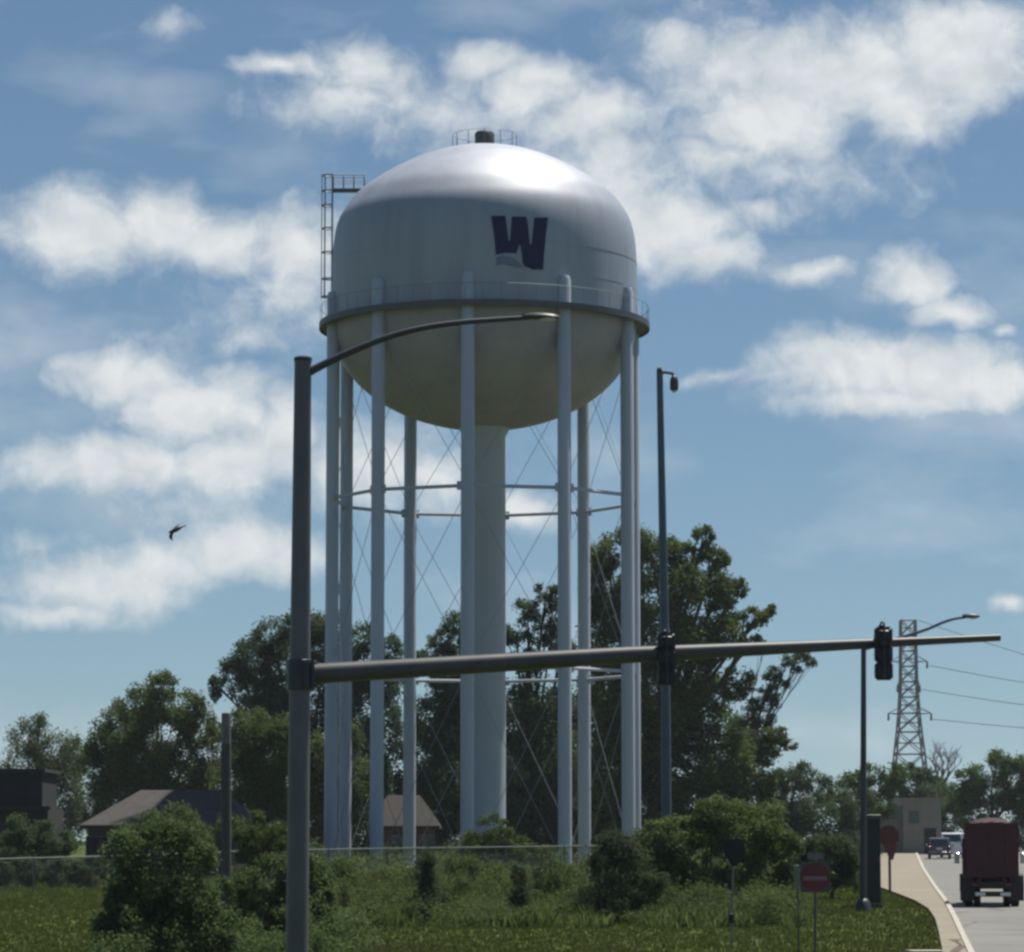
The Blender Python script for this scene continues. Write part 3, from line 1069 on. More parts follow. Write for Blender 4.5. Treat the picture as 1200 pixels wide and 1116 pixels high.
def car(name, label, cat, px, Y, w, h, L_, paint_m, kind='suv'):
    p_ = gpt(px, Y)
    z = p_.z + .02
    x = p_.x
    o_ = thing(name, label, cat, (x, Y, z))
    HEADED.append(o_)
    if kind == 'suv':
        prof = [(Y, z + .35), (Y - .06, z + .6), (Y, z + h * .60), (Y + .28, z + h * .97), (Y + .6, z + h), (Y + 2.2, z + h * .98), (Y + 3.1, z + h * .62), (Y + L_ - .3, z + h * .55), (Y + L_, z + .6), (Y + L_ - .1, z + .3), (Y + .3, z + .28)]
    else:
        prof = [(Y, z + .35), (Y - .06, z + .6), (Y, z + h * .55), (Y + .1, z + h * .96), (Y + .3, z + h), (Y + 3.6, z + h * .98), (Y + 4.2, z + h * .6), (Y + L_ - .2, z + h * .5), (Y + L_, z + .6), (Y + L_ - .1, z + .3), (Y + .3, z + .28)]
    tp = lambda zz: 1.0 if zz < z + h * .62 else 1.0 - .16 * (zz - z - h * .62) / (h * .38)
    body_profile(MB(), x, w, prof, tp).build('body', paint_m, o_)
    # rear glass laid on the tailgate, proud of the paint
    za, zb = z + h * .64, z + h * .92
    ya = Y + (.04 if kind == 'suv' else .02) - .035
    yb = Y + (.24 if kind == 'suv' else .085) - .03
    MB().add([(x - w * .38, ya, za), (x + w * .38, ya, za), (x + w * .33, yb, zb), (x - w * .33, yb, zb),
              (x - w * .38, ya + .02, za), (x + w * .38, ya + .02, za), (x + w * .33, yb + .02, zb), (x - w * .33, yb + .02, zb)],
             [(0, 1, 2, 3), (7, 6, 5, 4), (0, 4, 5, 1), (1, 5, 6, 2), (2, 6, 7, 3), (3, 7, 4, 0)]).build('rear_window', M['glass'], o_, smooth=False)
    bm = MB().bevbox((x, Y - .05, z + .47), (w * .98, .22, .24), .05).build('bumper', paint_m, o_)
    MB().box((x, Y - .085, z + .78), (.42, .02, .15)).build('number_plate', M['white'], o_, smooth=False)
    for s_ in (-1, 1):
        MB().bevbox((x + s_ * w * .42, Y - .02, z + h * .53), (.2, .14, .26), .03).build('tail_light', M['tail'], o_)
        MB().ell((x + s_ * (w / 2 + .1), Y + 2.9, z + h * .64), (.12, .08, .08), 10, 6).build('mirror', paint_m, o_)
        for yy in (Y + .85, Y + L_ - .9):
            wheel(o_, x + s_ * (w / 2 - .12), yy, z + .33, .34, .22)
    return o_


HEAD = math.atan(.128)
car('small_car', 'small grey blue car driving away on the far road beside a white van', 'car', 1101, 262.0, 1.78, 1.62, 4.5, M['carblue'])
car('white_van', 'white van just beyond the small grey blue car on the far road', 'van', 1116, 269.5, 1.90, 1.95, 4.7, M['carwhite'], 'van')

# maroon dump truck, rear view
Y = 116.0
p = gpt(1163, Y)
z, x = p.z + .02, p.x
tr_ = thing('tipper_truck', 'dark maroon high sided truck under a tarp seen from behind on the road', 'truck', (x, Y, z))
ch = MB()
for s_ in (-1, 1):
    ch.box((x + s_ * .42, Y + 3.3, z + .82), (.12, 6.6, .24))
ch.box((x, Y + .25, z + .72), (1.5, .1, .24))
ch.build('chassis', M['blackpaint'], tr_, smooth=False)
zt_ = at(1160, 985, Y).z
bd = MB()
wb_, wt_ = .80, .84
z0_, z1_ = z + 1.0, z + 2.72
vs_ = []
for yy in (Y, Y + 4.2):
    vs_ += [(x - wb_, yy, z0_), (x + wb_, yy, z0_), (x + wt_, yy, z1_), (x - wt_, yy, z1_)]
bd.add(vs_, [(0, 1, 2, 3), (7, 6, 5, 4), (0, 4, 5, 1), (1, 5, 6, 2), (2, 6, 7, 3), (3, 7, 4, 0)])
for s_ in (-1, 1):
    for yy in (Y + .12, Y + 1.1, Y + 2.1, Y + 3.1, Y + 4.1):
        bd.box((x + s_ * .86, yy, (z0_ + z1_) / 2), (.09, .12, z1_ - z0_ - .06))
    bd.box((x + s_ * .84, Y + 2.1, z1_ + .05), (.14, 4.3, .10))
bd.build('dump_body', M['maroon'], tr_, smooth=False)
tg = MB().box((x, Y - .05, (z0_ + z1_) / 2 + .05), (1.74, .08, z1_ - z0_))
for k in (-1, 0, 1):
    tg.box((x + k * .52, Y - .12, (z0_ + z1_) / 2 + .05), (.10, .07, z1_ - z0_ - .1))
tg.box((x, Y - .12, z1_ + .04), (1.76, .08, .1)).box((x, Y - .12, z0_ + .05), (1.72, .075, .1))
tg.build('tailgate', M['maroon'], tr_, smooth=False)
# heaped load with an uneven skin
ld = MB()
nu, nv = 14, 22
vs_ = []
rnd = random.Random(3)
for j in range(nv + 1):
    for i in range(nu + 1):
        u, v = i / nu, j / nv
        hh = (max(0, math.sin(PI * u)) ** .45) * (max(0, math.sin(PI * min(1, .04 + v * .96))) ** .35)
        vs_.append((x - .77 + 1.54 * u, Y + .02 + 4.1 * v, z1_ - .02 + .30 * hh + (rnd.random() - .5) * .03))
ld.add(vs_, [(j * (nu + 1) + i, j * (nu + 1) + i + 1, (j + 1) * (nu + 1) + i + 1, (j + 1) * (nu + 1) + i) for j in range(nv) for i in range(nu)])
ld.build('tarp', mat('dark red tarpaulin', (.034, .005, .009), .8, 0, .4, 2, bump=.5, bscale=5), tr_)
cbm = MB().bevbox((x, Y + 5.3, z + 1.55), (1.95, 1.6, 1.75), .15).bevbox((x, Y + 6.6, z + 1.1), (1.7, 1.2, .9), .15)
cbm.build('cab', M['maroon'], tr_)
bmp = MB().bevbox((x + .02, Y - .14, z + .43), (1.25, .1, .18), .03).build('bumper', M['blackpaint'], tr_)
for s_ in (-1, 1):
    MB().bevbox((x + .02 + s_ * .42, Y - .205, z + .43), (.34, .02, .13), .01).build('bumper_panel', M['chrome'], bmp)
    MB().bevbox((x + s_ * .55, Y + .17, z + .74), (.18, .06, .11), .02).build('tail_light', M['tail'], tr_)
    fl = MB().box((x + s_ * .82, Y + .55, z + .62), (.5, .02, .85))
    fl.build('mud_flap', M['blackpaint'], tr_, smooth=False)
    wheel(tr_, x + s_ * .78, Y + 1.3, z + .5, .50, .28)
    wheel(tr_, x + s_ * .50, Y + 1.3, z + .5, .50, .24)
    wheel(tr_, x + s_ * .85, Y + 6.4, z + .5, .50, .28)
    fd = MB()
    pts_ = []
    vs_ = []
    for k in range(9):
        a = PI * k / 8
        for dx in (-.24, .24):
            vs_.append((x + s_ * .84 + dx, Y + 1.3 + .62 * math.cos(a), z + .5 + .60 * math.sin(a)))
            vs_.append((x + s_ * .84 + dx, Y + 1.3 + .58 * math.cos(a), z + .5 + .56 * math.sin(a)))
    fs_ = []
    for k in range(8):
        i0 = k * 4
        fs_ += [(i0, i0 + 2, i0 + 6, i0 + 4), (i0 + 1, i0 + 5, i0 + 7, i0 + 3), (i0, i0 + 4, i0 + 5, i0 + 1), (i0 + 2, i0 + 3, i0 + 7, i0 + 6)]
    fd.add(vs_, fs_).build('mudguard', M['blackpaint'], tr_)
    mr = MB().tube([(x + s_ * .9, Y + 5.9, z + 1.75), (x + s_ * 1.12, Y + 5.85, z + 1.75)], .02, 6).bevbox((x + s_ * 1.16, Y + 5.85, z + 1.6), (.18, .07, .38), .02)
    mr.build('mirror', M['chrome'], tr_)

HEADED.append(tr_)
for o_ in HEADED:
    o_.rotation_euler = (0, 0, -HEAD)

# ------------------------------------------------------------------ bird
Y = 75.0
c = at(206, 621, Y)
bm = MB()
# body: spindle from tail (upper right) to beak (lower left)
ax_ = Vector((-.72, -.2, -.35)).normalized()
up = Vector((0, 0, 1))
bodyp = [(-.19, .006), (-.15, .018), (-.08, .042), (0, .055), (.06, .048), (.10, .034), (.12, .036), (.145, .030), (.165, .010), (.185, .003)]
bm.tube([c + ax_ * s_ for s_, _ in bodyp], [r for _, r in bodyp], 10)


def wing(sgn):
    # a thin curved wing with root, wrist and tip
    root = c + ax_ * .03
    side = Vector((.42, .55, .55)).normalized() if sgn > 0 else Vector((-.30, -.35, -.88)).normalized()
    vs_, n_ = [], 7
    for i in range(n_):
        t_ = i / (n_ - 1)
        mid = root + side * (.30 * t_) + ax_ * (.05 * math.sin(PI * t_) - .06 * t_ * t_) + up * (.03 * math.sin(PI * t_))
        ch_ = .115 * (1 - t_ ** 2.2) + .010
        th = .010 * (1 - t_) + .002
        vs_ += [mid + ax_ * ch_ * .45, mid + up * th, mid - ax_ * ch_ * .55, mid - up * th]
    fs_ = []
    for i in range(n_ - 1):
        for k in range(4):
            fs_.append((i * 4 + k, i * 4 + (k + 1) % 4, i * 4 + 4 + (k + 1) % 4, i * 4 + 4 + k))
    fs_ += [(3, 2, 1, 0), tuple(range((n_ - 1) * 4, n_ * 4))]
    bm.add(vs_, fs_)


wing(1); wing(-1)
bm.prism([(-.03, 0), (.03, 0), (.045, .09), (-.045, .09)], c - ax_ * .15 - up * .004, Vector((.3, .9, 0)).normalized(), -ax_, up, .006)
tag(bm.build('bird', M['bird']), 'small black bird flying with bent wings in the sky left of the tower', 'bird')

# ------------------------------------------------------------------ pylon and lines
Y = 900.0
s = Y / F
pb = at(1067, 985, Y)
o = thing('transmission_pylon', 'far grey lattice power pylon rising above the trees on the right', 'pylon', (pb.x, Y, rowz(Y)))
pz0 = rowz(Y)
xc = pb.x


def hw_at(py):
    return interp([(725, 8.5), (800, 9.5), (845, 12.0), (890, 17.0), (1000, 28.0)], py) * s


lv = [727, 745, 763, 781, 799, 817, 836, 858, 884, 915, 950, 990]
lat = MB()
zs = [at(1067, q, Y).z for q in lv]
for i in range(len(lv) - 1):
    h0, h1 = hw_at(lv[i]), hw_at(lv[i + 1])
    c0 = [Vector((xc + sx * h0, Y + sy * h0, zs[i])) for sx, sy in ((-1, -1), (1, -1), (1, 1), (-1, 1))]
    c1 = [Vector((xc + sx * h1, Y + sy * h1, zs[i + 1])) for sx, sy in ((-1, -1), (1, -1), (1, 1), (-1, 1))]
    for k in range(4):
        q = (k + 1) % 4
        lat.tube([c0[k], c1[k]], .24, 4)
        lat.tube([c0[k], c1[q]], .14, 4)
        lat.tube([c0[q], c1[k]], .14, 4)
        lat.tube([c0[k], c0[q]], .15, 4)
        lat.tube([(c0[k] + c1[k]) / 2, (c0[q] + c1[q]) / 2], .10, 4)
lat.build('lattice', M['pylon'], o, smooth=False)
for py, l_, r_ in ((775, 20, 22), (803, 13, 13), (836, 24, 26)):
    zz = at(1067, py, Y).z
    am = MB()
    for sx, L_ in ((-1, l_), (1, r_)):
        tip = Vector((xc + sx * L_ * s, Y, zz))
        for sy in (-1, 1):
            am.tube([(xc + sx * hw_at(py), Y + sy * hw_at(py), zz + 1.5), tip], .09, 4)
            am.tube([(xc + sx * hw_at(py), Y + sy * hw_at(py), zz - .2), tip], .11, 4)
    am.build('crossarm', M['pylon'], o, smooth=False)
    for sx, L_ in ((-1, l_), (1, r_)):
        q = Vector((xc + sx * L_ * s, Y, zz))
        MB().tube([q, q - Vector((0, 0, 1.9))], [.22, .32], 6).build('insulator', M['wire'], o)
for (py, pr, sag, txt) in ((727, 765, 5, 'topmost power cable reaching the pylon from the right'), (780, 796, 7, 'second power cable from the top right of the pylon'),
                           (808, 821, 7, 'third power cable from the top right of the pylon'), (843, 851, 4, 'lowest power cable reaching the pylon from the right')):
    off = 9 if py == 727 else (22 if py == 780 else (13 if py == 808 else 26))
    pts = []
    for k in range(25):
        t_ = k / 24
        x_ = 1067 + off + (1420 - 1067 - off) * t_
        # straight drop that passes the right border at the row seen there
        y_ = py + (pr - py) * min(1.0, t_ * 2.6) + sag * math.sin(PI * t_)
        pts.append(at(x_, y_, Y - 60 * t_))
    tag(MB().tube(pts, .085, 4).build('power_cable', M['wire']), txt, 'cable', 'power cables right of the pylon')


# ------------------------------------------------------------------ trees and shrubs
def foliage(rnd, lobes, Y, leaf, cover, loose):
    """many small leaf clusters through the volume of each lobe; px lobes become metres at depth Y"""
    s_ = Y / F
    vs_, fs_ = [], []
    cents = []
    for (px, py, rx, ry) in lobes:
        a, c_ = rx * s_, ry * s_
        dpt = (a + c_) / 2
        cen = at(px, py, Y + rnd.uniform(-.5, .5) * dpt)
        cents.append((cen, a, c_))
        nleaf = int(cover * PI * a * c_ / (leaf * leaf * .55))
        ncl = max(5, int(9 + 2.2 * (a * c_) ** .5 * 2))
        cls = []
        for _ in range(ncl):
            while True:
                v = Vector((rnd.uniform(-1, 1), rnd.uniform(-1, 1), rnd.uniform(-1, 1)))
                if .05 < v.length < 1:
                    break
            v = v.normalized() * (v.length ** .45)
            rr_ = rnd.uniform(.24, .46)
            cls.append((v * (1 - rr_ * .55), rr_))
        for _ in range(nleaf):
            v, rr_ = rnd.choice(cls)
            g = Vector((rnd.gauss(0, 1), rnd.gauss(0, 1), rnd.gauss(0, 1))) * (rr_ * .5 * (1.25 if loose else 1.0))
            q = v + g
            if q.length > (1.3 if loose else 1.12):
                continue
            pos = cen + Vector((q.x * a, q.y * dpt, q.z * c_))
            nrm = (Vector((rnd.gauss(0, 1), rnd.gauss(0, 1), rnd.gauss(0, 1) + .6)) + q * .8).normalized()
            t1 = nrm.orthogonal().normalized()
            t1 = Matrix.Rotation(rnd.uniform(0, 2 * PI), 3, nrm) @ t1
            t2 = nrm.cross(t1)
            l_ = leaf * rnd.uniform(.6, 1.3)
            w_ = l_ * rnd.uniform(.45, .75)
            i0 = len(vs_)
            bend = nrm * (-.18 * l_)
            vs_ += [pos - t1 * l_ * .5 + bend, pos + t2 * w_ * .5, pos + t1 * l_ * .5 + bend, pos - t2 * w_ * .5]
            fs_.append((i0, i0 + 1, i0 + 2, i0 + 3))
    return vs_, fs_, cents


def fast_mesh(name, vs_, fs_, m, parent):
    me = bpy.data.meshes.new(name)
    off = world_loc(parent)
    me.from_pydata([tuple(p_ - off) for p_ in vs_], [], fs_)
    me.materials.append(m)
    o_ = bpy.data.objects.new(name, me)
    C.objects.link(o_)
    o_.parent = parent
    return o_


def tree(name, label, bpx, Y, lobes, m, leaf=.30, cover=7.0, loose=False, trunk_r=.35, cat='tree', group=None, seed=0, fork=.35, barkm='bark'):
    rnd = random.Random(seed * 131 + int(bpx) * 7 + int(Y))
    p_ = gpt(bpx, Y)
    o_ = thing(name, label, cat, p_, group)
    vs_, fs_, cents = foliage(rnd, lobes, Y, leaf * .68, cover * 1.3, loose)
    top = max(c_[0].z + c_[2] for c_ in cents)
    tb = MB()
    zf = p_.z + (top - p_.z) * fork
    fk = Vector((p_.x + rnd.uniform(-.2, .2), Y + rnd.uniform(-.2, .2), zf))
    tb.tube([p_ - Vector((0, 0, .3)), p_ + Vector((0, 0, .25)), p_.lerp(fk, .55), fk], [trunk_r * 1.5, trunk_r * 1.05, trunk_r * .85, trunk_r * .68], 9)
    for (cen, a, c_) in cents:
        r0 = trunk_r * rnd.uniform(.28, .42)
        st = p_.lerp(fk, rnd.uniform(.65, 1.0))
        mid = st.lerp(cen, .5) + Vector((rnd.uniform(-.3, .3), rnd.uniform(-.3, .3), rnd.uniform(0, .5)))
        tb.tube([st, mid, cen], [r0, r0 * .65, r0 * .3], 6)
        for _ in range(5):
            v = Vector((rnd.uniform(-1, 1) * a, rnd.uniform(-1, 1) * (a + c_) / 2, rnd.uniform(-.3, 1) * c_)) * .8
            st2 = mid.lerp(cen, rnd.uniform(.3, 1))
            e_ = cen + v
            tb.tube([st2, st2.lerp(e_, .5) + Vector((rnd.uniform(-.15, .15), 0, .1)), e_], [r0 * .38, r0 * .25, r0 * .1], 4)
    tb.build('trunk' if cat == 'tree' else 'stem', M[barkm], o_)
    fast_mesh('crown' if cat == 'tree' else 'foliage', vs_, fs_, m, o_)
    return o_


# far left, thin young crowns
tree('pale_tree', 'thin pale green tree rising over the dark flat roofed building', 38, 300, [(30, 868, 22, 26), (45, 850, 14, 16), (62, 880, 24, 24), (20, 905, 26, 30), (55, 912, 30, 30), (88, 885, 20, 28), (84, 925, 26, 45), (15, 960, 40, 40), (70, 965, 40, 40)],
     M['leaf_dull'], .34, 5.0, True, .3, seed=1)
tree('round_tree', 'broad rounded green tree behind the grey hipped roof', 185, 236, [(190, 806, 24, 20), (165, 830, 34, 30), (215, 834, 32, 30), (140, 862, 36, 34), (188, 866, 48, 42), (236, 862, 24, 32),
                                                              (118, 898, 28, 36), (160, 905, 50, 44), (212, 908, 48, 44), (246, 915, 22, 40), (110, 940, 22, 36), (180, 945, 60, 35), (130, 960, 30, 35)],
     M['leaf_olive'], .32, 7.5, False, .4, seed=2)
tree('dark_tree', 'tall dark tree behind the thick mast pole', 352, 246, [(274, 790, 20, 26), (296, 770, 26, 24), (318, 748, 26, 26), (352, 738, 30, 26), (384, 738, 26, 28), (422, 752, 28, 24), (455, 765, 22, 22),
                                                         (300, 806, 36, 32), (345, 790, 46, 42), (400, 790, 44, 42), (446, 800, 28, 38), (258, 806, 14, 18), (330, 845, 50, 40), (400, 850, 50, 50), (448, 860, 26, 50), (300, 900, 50, 50), (380, 910, 60, 50), (440, 915, 40, 50), (340, 965, 60, 40), (430, 970, 60, 36)],
     M['leaf_dark'], .32, 7.5, False, .45, seed=3)
tree('dull_tree', 'low dull green tree between the wooden post and the mast pole', 310, 212, [(290, 862, 34, 34), (330, 872, 36, 40), (285, 912, 40, 42), (335, 925, 40, 44), (380, 905, 30, 48), (415, 900, 30, 50), (400, 950, 40, 40)],
     M['leaf_dull'], .30, 7.5, False, .3, seed=4)
tree('leafy_tree', 'dark leafy tree directly behind the central riser of the tower', 548, 238, [(540, 738, 24, 26), (515, 756, 20, 18), (500, 775, 18, 16), (545, 770, 30, 26), (530, 815, 38, 34), (500, 850, 28, 36), (545, 865, 44, 50),
                                                                               (520, 920, 40, 40), (560, 925, 40, 40), (478, 905, 20, 44), (490, 965, 40, 40), (550, 975, 50, 36)],
     M['leaf_dark'], .32, 7.0, False, .4, seed=5)
tree('gappy_tree', 'gappy tree with small crown tops between riser and right hand columns', 628, 232, [(640, 694, 18, 13), (618, 716, 22, 16), (652, 716, 16, 16), (605, 742, 22, 18), (640, 745, 26, 18), (618, 775, 28, 16), (660, 765, 18, 22),
                                                                                       (630, 820, 42, 36), (600, 850, 28, 36), (640, 880, 46, 46), (605, 930, 36, 42), (655, 935, 38, 44), (620, 985, 50, 36), (680, 985, 40, 36)],
     M['leaf_dark'], .31, 6.5, False, .4, seed=6)
tree('large_tree', 'largest tree, dense at left and ragged at right, behind the tower and tall lamp post', 768, 226,
     [(742, 640, 30, 26), (708, 648, 22, 26), (775, 650, 28, 24), (824, 630, 14, 16), (806, 655, 24, 22), (838, 655, 18, 18), (700, 690, 22, 36), (745, 692, 44, 40), (795, 698, 40, 38),
      (842, 692, 30, 26), (866, 690, 14, 14), (700, 745, 26, 40), (750, 755, 48, 46), (806, 752, 42, 42), (852, 742, 30, 28), (886, 724, 20, 14), (902, 716, 9, 9), (880, 752, 18, 12),
      (710, 820, 34, 50), (765, 830, 52, 54), (820, 822, 42, 46), (862, 800, 24, 22), (720, 895, 38, 48), (775, 905, 55, 52), (835, 890, 48, 44), (880, 872, 26, 20), (908, 862, 18, 12), (900, 885, 24, 14),
      (924, 872, 12, 9), (870, 920, 40, 36), (710, 965, 44, 42), (770, 975, 60, 40), (840, 965, 60, 44), (890, 970, 36, 40), (845, 925, 40, 30)],
     M['leaf_olive'], .32, 8.5, False, .6, seed=7, fork=.4)
tree('leaning_tree', 'slim ragged tree leaning right beyond the large tree under the long arm', 872, 240,
     [(906, 790, 14, 9), (922, 775, 13, 8), (942, 768, 12, 7), (950, 776, 10, 6), (898, 808, 12, 9), (932, 786, 9, 6), (886, 826, 16, 10), (896, 760, 10, 6), (870, 850, 22, 18), (890, 842, 18, 14), (904, 822, 13, 11), (914, 800, 11, 10), (880, 868, 24, 18)],
     M['leaf_dark'], .28, 6.5, True, .22, seed=8, fork=.45)
tree('back_tree', 'dark rounded tree left of the road sign and lower than the large tree', 925, 268, [(905, 925, 26, 24), (935, 912, 26, 20), (960, 926, 22, 20), (915, 955, 34, 34), (955, 960, 34, 36), (985, 950, 22, 26), (890, 965, 26, 34), (930, 1000, 40, 26), (980, 990, 30, 30)],
     M['leaf_dark'], .32, 7.5, False, .35, seed=9)
tree('roadside_tree', 'dark tree around the thin street lamp beside the tan building', 1012, 276, [(1000, 925, 22, 22), (1022, 908, 20, 14), (1046, 910, 20, 16), (1005, 955, 26, 28), (1030, 938, 22, 24), (990, 985, 22, 30), (1010, 1000, 22, 24)],
     M['leaf_mid'], .33, 7.5, False, .35, seed=10)
tree('distant_tree', 'dark tree at the foot of the pylon behind the tan building', 1078, 345, [(1062, 905, 18, 13), (1080, 912, 20, 14), (1100, 922, 18, 14), (1050, 925, 18, 18), (1085, 940, 30, 26), (1115, 940, 18, 22), (1060, 950, 24, 26), (1110, 962, 24, 24)],
     M['leaf_dark'], .40, 7.0, False, .35, seed=11)
tree('far_right_tree', 'green tree mass at the right end above the truck', 1165, 310, [(1168, 893, 18, 16), (1140, 912, 22, 18), (1190, 905, 24, 26), (1160, 930, 32, 28), (1130, 942, 24, 24), (1195, 945, 28, 34), (1215, 915, 22, 30), (1140, 972, 30, 24), (1180, 980, 34, 26)],
     M['leaf_mid'], .36, 7.5, False, .35, seed=12)
tree('backdrop_tree', 'dark wide tree filling the gap low behind the right hand tower legs', 662, 258,
     [(560, 850, 46, 50), (520, 880, 40, 46), (640, 850, 44, 46), (690, 846, 40, 50), (730, 880, 44, 50), (590, 915, 56, 50), (660, 920, 56, 50), (720, 945, 50, 44), (540, 950, 60, 40), (620, 970, 60, 36)],
     M['leaf_dark'], .34, 6.5, False, .4, seed=44)
# bare tree
o = thing('bare_tree', 'leafless grey tree between pylon and far right trees', 'tree', gpt(1100, 420))
rnd = random.Random(5)
tb = MB()


def twig(p_, d_, l_, r_, lev):
    e_ = p_ + d_ * l_
    tb.tube([p_, p_.lerp(e_, .5) + Vector((rnd.uniform(-.08, .08) * l_, 0, 0)), e_], [r_, r_ * .8, r_ * .55], 5)
    if lev == 0:
        return
    for _ in range(3 if lev > 1 else 4):
        nd = (d_ + Vector((rnd.uniform(-.8, .8), rnd.uniform(-.8, .8), rnd.uniform(-.1, .5)))).normalized()
        twig(p_.lerp(e_, rnd.uniform(.55, 1)), nd, l_ * rnd.uniform(.5, .75), r_ * .5, lev - 1)


b0 = gpt(1098, 420)
tb.tube([b0, b0 + Vector((.4, 0, 6))], [.4, .3], 7)
for q in (-.12, .2, .5):
    twig(b0 + Vector((.4, 0, 5.8)), Vector((q, .1, 1)).normalized(), 3.2, .2, 4)
tb.build('trunk', M['barebranch'], o)


def shrub(name, label, bpx, Y, lobes, m, leaf=.13, cover=6.0, seed=0, group=None, loose=False):
    return tree(name, label, bpx, Y, lobes, m, leaf, cover, loose, .07, 'shrub', group, seed, .25)


shrub('leafy_shrub', 'large mid green shrub at the lower left in front of the grey roofed house', 190, 84, [(188, 978, 30, 20), (150, 1002, 30, 26), (212, 995, 28, 28), (235, 1015, 22, 30), (150, 1035, 26, 34), (190, 1035, 40, 40), (228, 1050, 28, 38),
                                                                                     (160, 1080, 32, 40), (205, 1085, 42, 40), (243, 1090, 22, 34), (126, 1092, 26, 26), (262, 1092, 24, 28), (140, 1062, 20, 26)],
      M['leaf_mid'], .15, 6, 21, loose=True)
shrub('tall_shrub', 'loose fresh green shrub growing against the wall of the grey roofed house', 212, 178, [(148, 978, 18, 16), (176, 966, 18, 18), (212, 962, 26, 24), (240, 980, 26, 20), (205, 992, 40, 16), (268, 972, 18, 20)],
      M['leaf_olive'], .2, 5.5, 45, loose=True)
shrub('yellow_shrub', 'small yellow green shrub beside the mast pole near the house', 306, 128, [(305, 968, 24, 18), (292, 985, 22, 18), (322, 982, 20, 20), (306, 1000, 30, 20), (330, 1005, 18, 20)],
      M['leaf_yel'], .16, 6, 22)
shrub('low_shrub', 'low dark shrub behind the base of the mast pole', 325, 92, [(285, 1040, 28, 28), (320, 1030, 34, 30), (360, 1035, 30, 32), (300, 1070, 36, 30), (345, 1070, 40, 32), (380, 1062, 20, 28)],
      M['leaf_mid'], .14, 7, 23)
shrub('dark_shrub', 'narrow dark shrub in front of the fence near the left tower legs', 500, 104, [(500, 1006, 14, 16), (496, 1024, 18, 22), (507, 1040, 20, 24), (498, 1056, 24, 20)],
      M['leaf_jun'], .12, 6, 24, loose=True)
shrub('dark_shrub', 'smallest dark shrub, in front of the tower riser', 607, 108, [(607, 1022, 10, 16), (607, 1044, 15, 22), (608, 1056, 16, 16)],
      M['leaf_jun'], .12, 5, 25, loose=True)
shrub('broad_shrub', 'broad dark shrub left of the large yellow green shrub', 727, 104, [(722, 990, 24, 16), (708, 1008, 26, 22), (744, 1004, 26, 24), (728, 1032, 38, 28), (760, 1030, 26, 26), (718, 1052, 40, 22)],
      M['leaf_jun'], .13, 7, 26, loose=True)
shrub('spreading_shrub', 'largest spreading yellow green shrub beside the black backed sign', 835, 112, [(800, 975, 30, 22), (846, 955, 34, 26), (880, 985, 34, 30), (780, 1002, 26, 28), (820, 1005, 40, 34), (862, 1020, 40, 34),
                                                                                      (905, 1012, 28, 34), (790, 1036, 30, 30), (830, 1042, 40, 28), (885, 1045, 36, 24), (912, 980, 18, 24), (770, 1020, 26, 24), (925, 1030, 22, 22), (772, 980, 30, 22), (748, 990, 22, 20), (828, 970, 34, 24), (890, 962, 34, 24), (918, 996, 24, 26)],
      M['leaf_bright'], .16, 6.0, 27)
shrub('fence_shrub', 'bright leafy shrub hiding the foot of the tower riser', 575, 158, [(580, 972, 24, 18), (556, 990, 24, 18), (600, 990, 24, 18), (625, 1000, 26, 14), (575, 1004, 40, 16)],
      M['leaf_yel'], .19, 6, 28)
shrub('wispy_shrub', 'thin grey green undergrowth shrub between the narrow and the smallest dark shrub', 555, 118, [(540, 1025, 24, 26), (570, 1035, 26, 26), (548, 1050, 30, 18), (580, 1052, 26, 16)],
      M['leaf_dull'], .13, 4.5, 29, loose=True)
shrub('weedy_shrub', 'loose low undergrowth shrub left of the broad dark shrub', 660, 118, [(645, 1028, 24, 24), (672, 1030, 24, 26), (650, 1050, 32, 18), (685, 1050, 20, 18)],
      M['leaf_dull'], .13, 4.5, 30, loose=True)
shrub('ragged_shrub', 'ragged olive undergrowth shrub right of the mast pole below the left columns', 430, 118, [(400, 1030, 24, 26), (430, 1040, 30, 24), (462, 1038, 24, 24), (425, 1058, 45, 16)],
      M['leaf_olive'], .13, 5, 31, loose=True)
shrub('shed_shrub', 'dark shrub in front of the dark flat roofed building', 48, 162, [(22, 975, 24, 22), (50, 982, 26, 20), (75, 988, 20, 16), (35, 998, 40, 14)],
      M['leaf_dark'], .2, 7, 32)  # dark green leaf material, shared with the dark trees
shrub('roadside_shrub', 'dark shrub under the trees left of the tall cabinet', 975, 128, [(960, 1000, 26, 24), (985, 1005, 24, 26), (1003, 1018, 16, 26), (970, 1025, 34, 22), (940, 1005, 18, 24)],
      M['leaf_dark'], .16, 7, 33)

shrub('low_hedge', 'low dark hedge right behind the fence at the left edge', 60, 152, [(-10, 1024, 30, 17), (30, 1023, 28, 18), (70, 1022, 28, 18), (108, 1022, 28, 18), (142, 1020, 24, 18)],
      M['leaf_dark'], .18, 8, 34)

# ------------------------------------------------------------------ grass blades (uncountable)
rnd = random.Random(11)


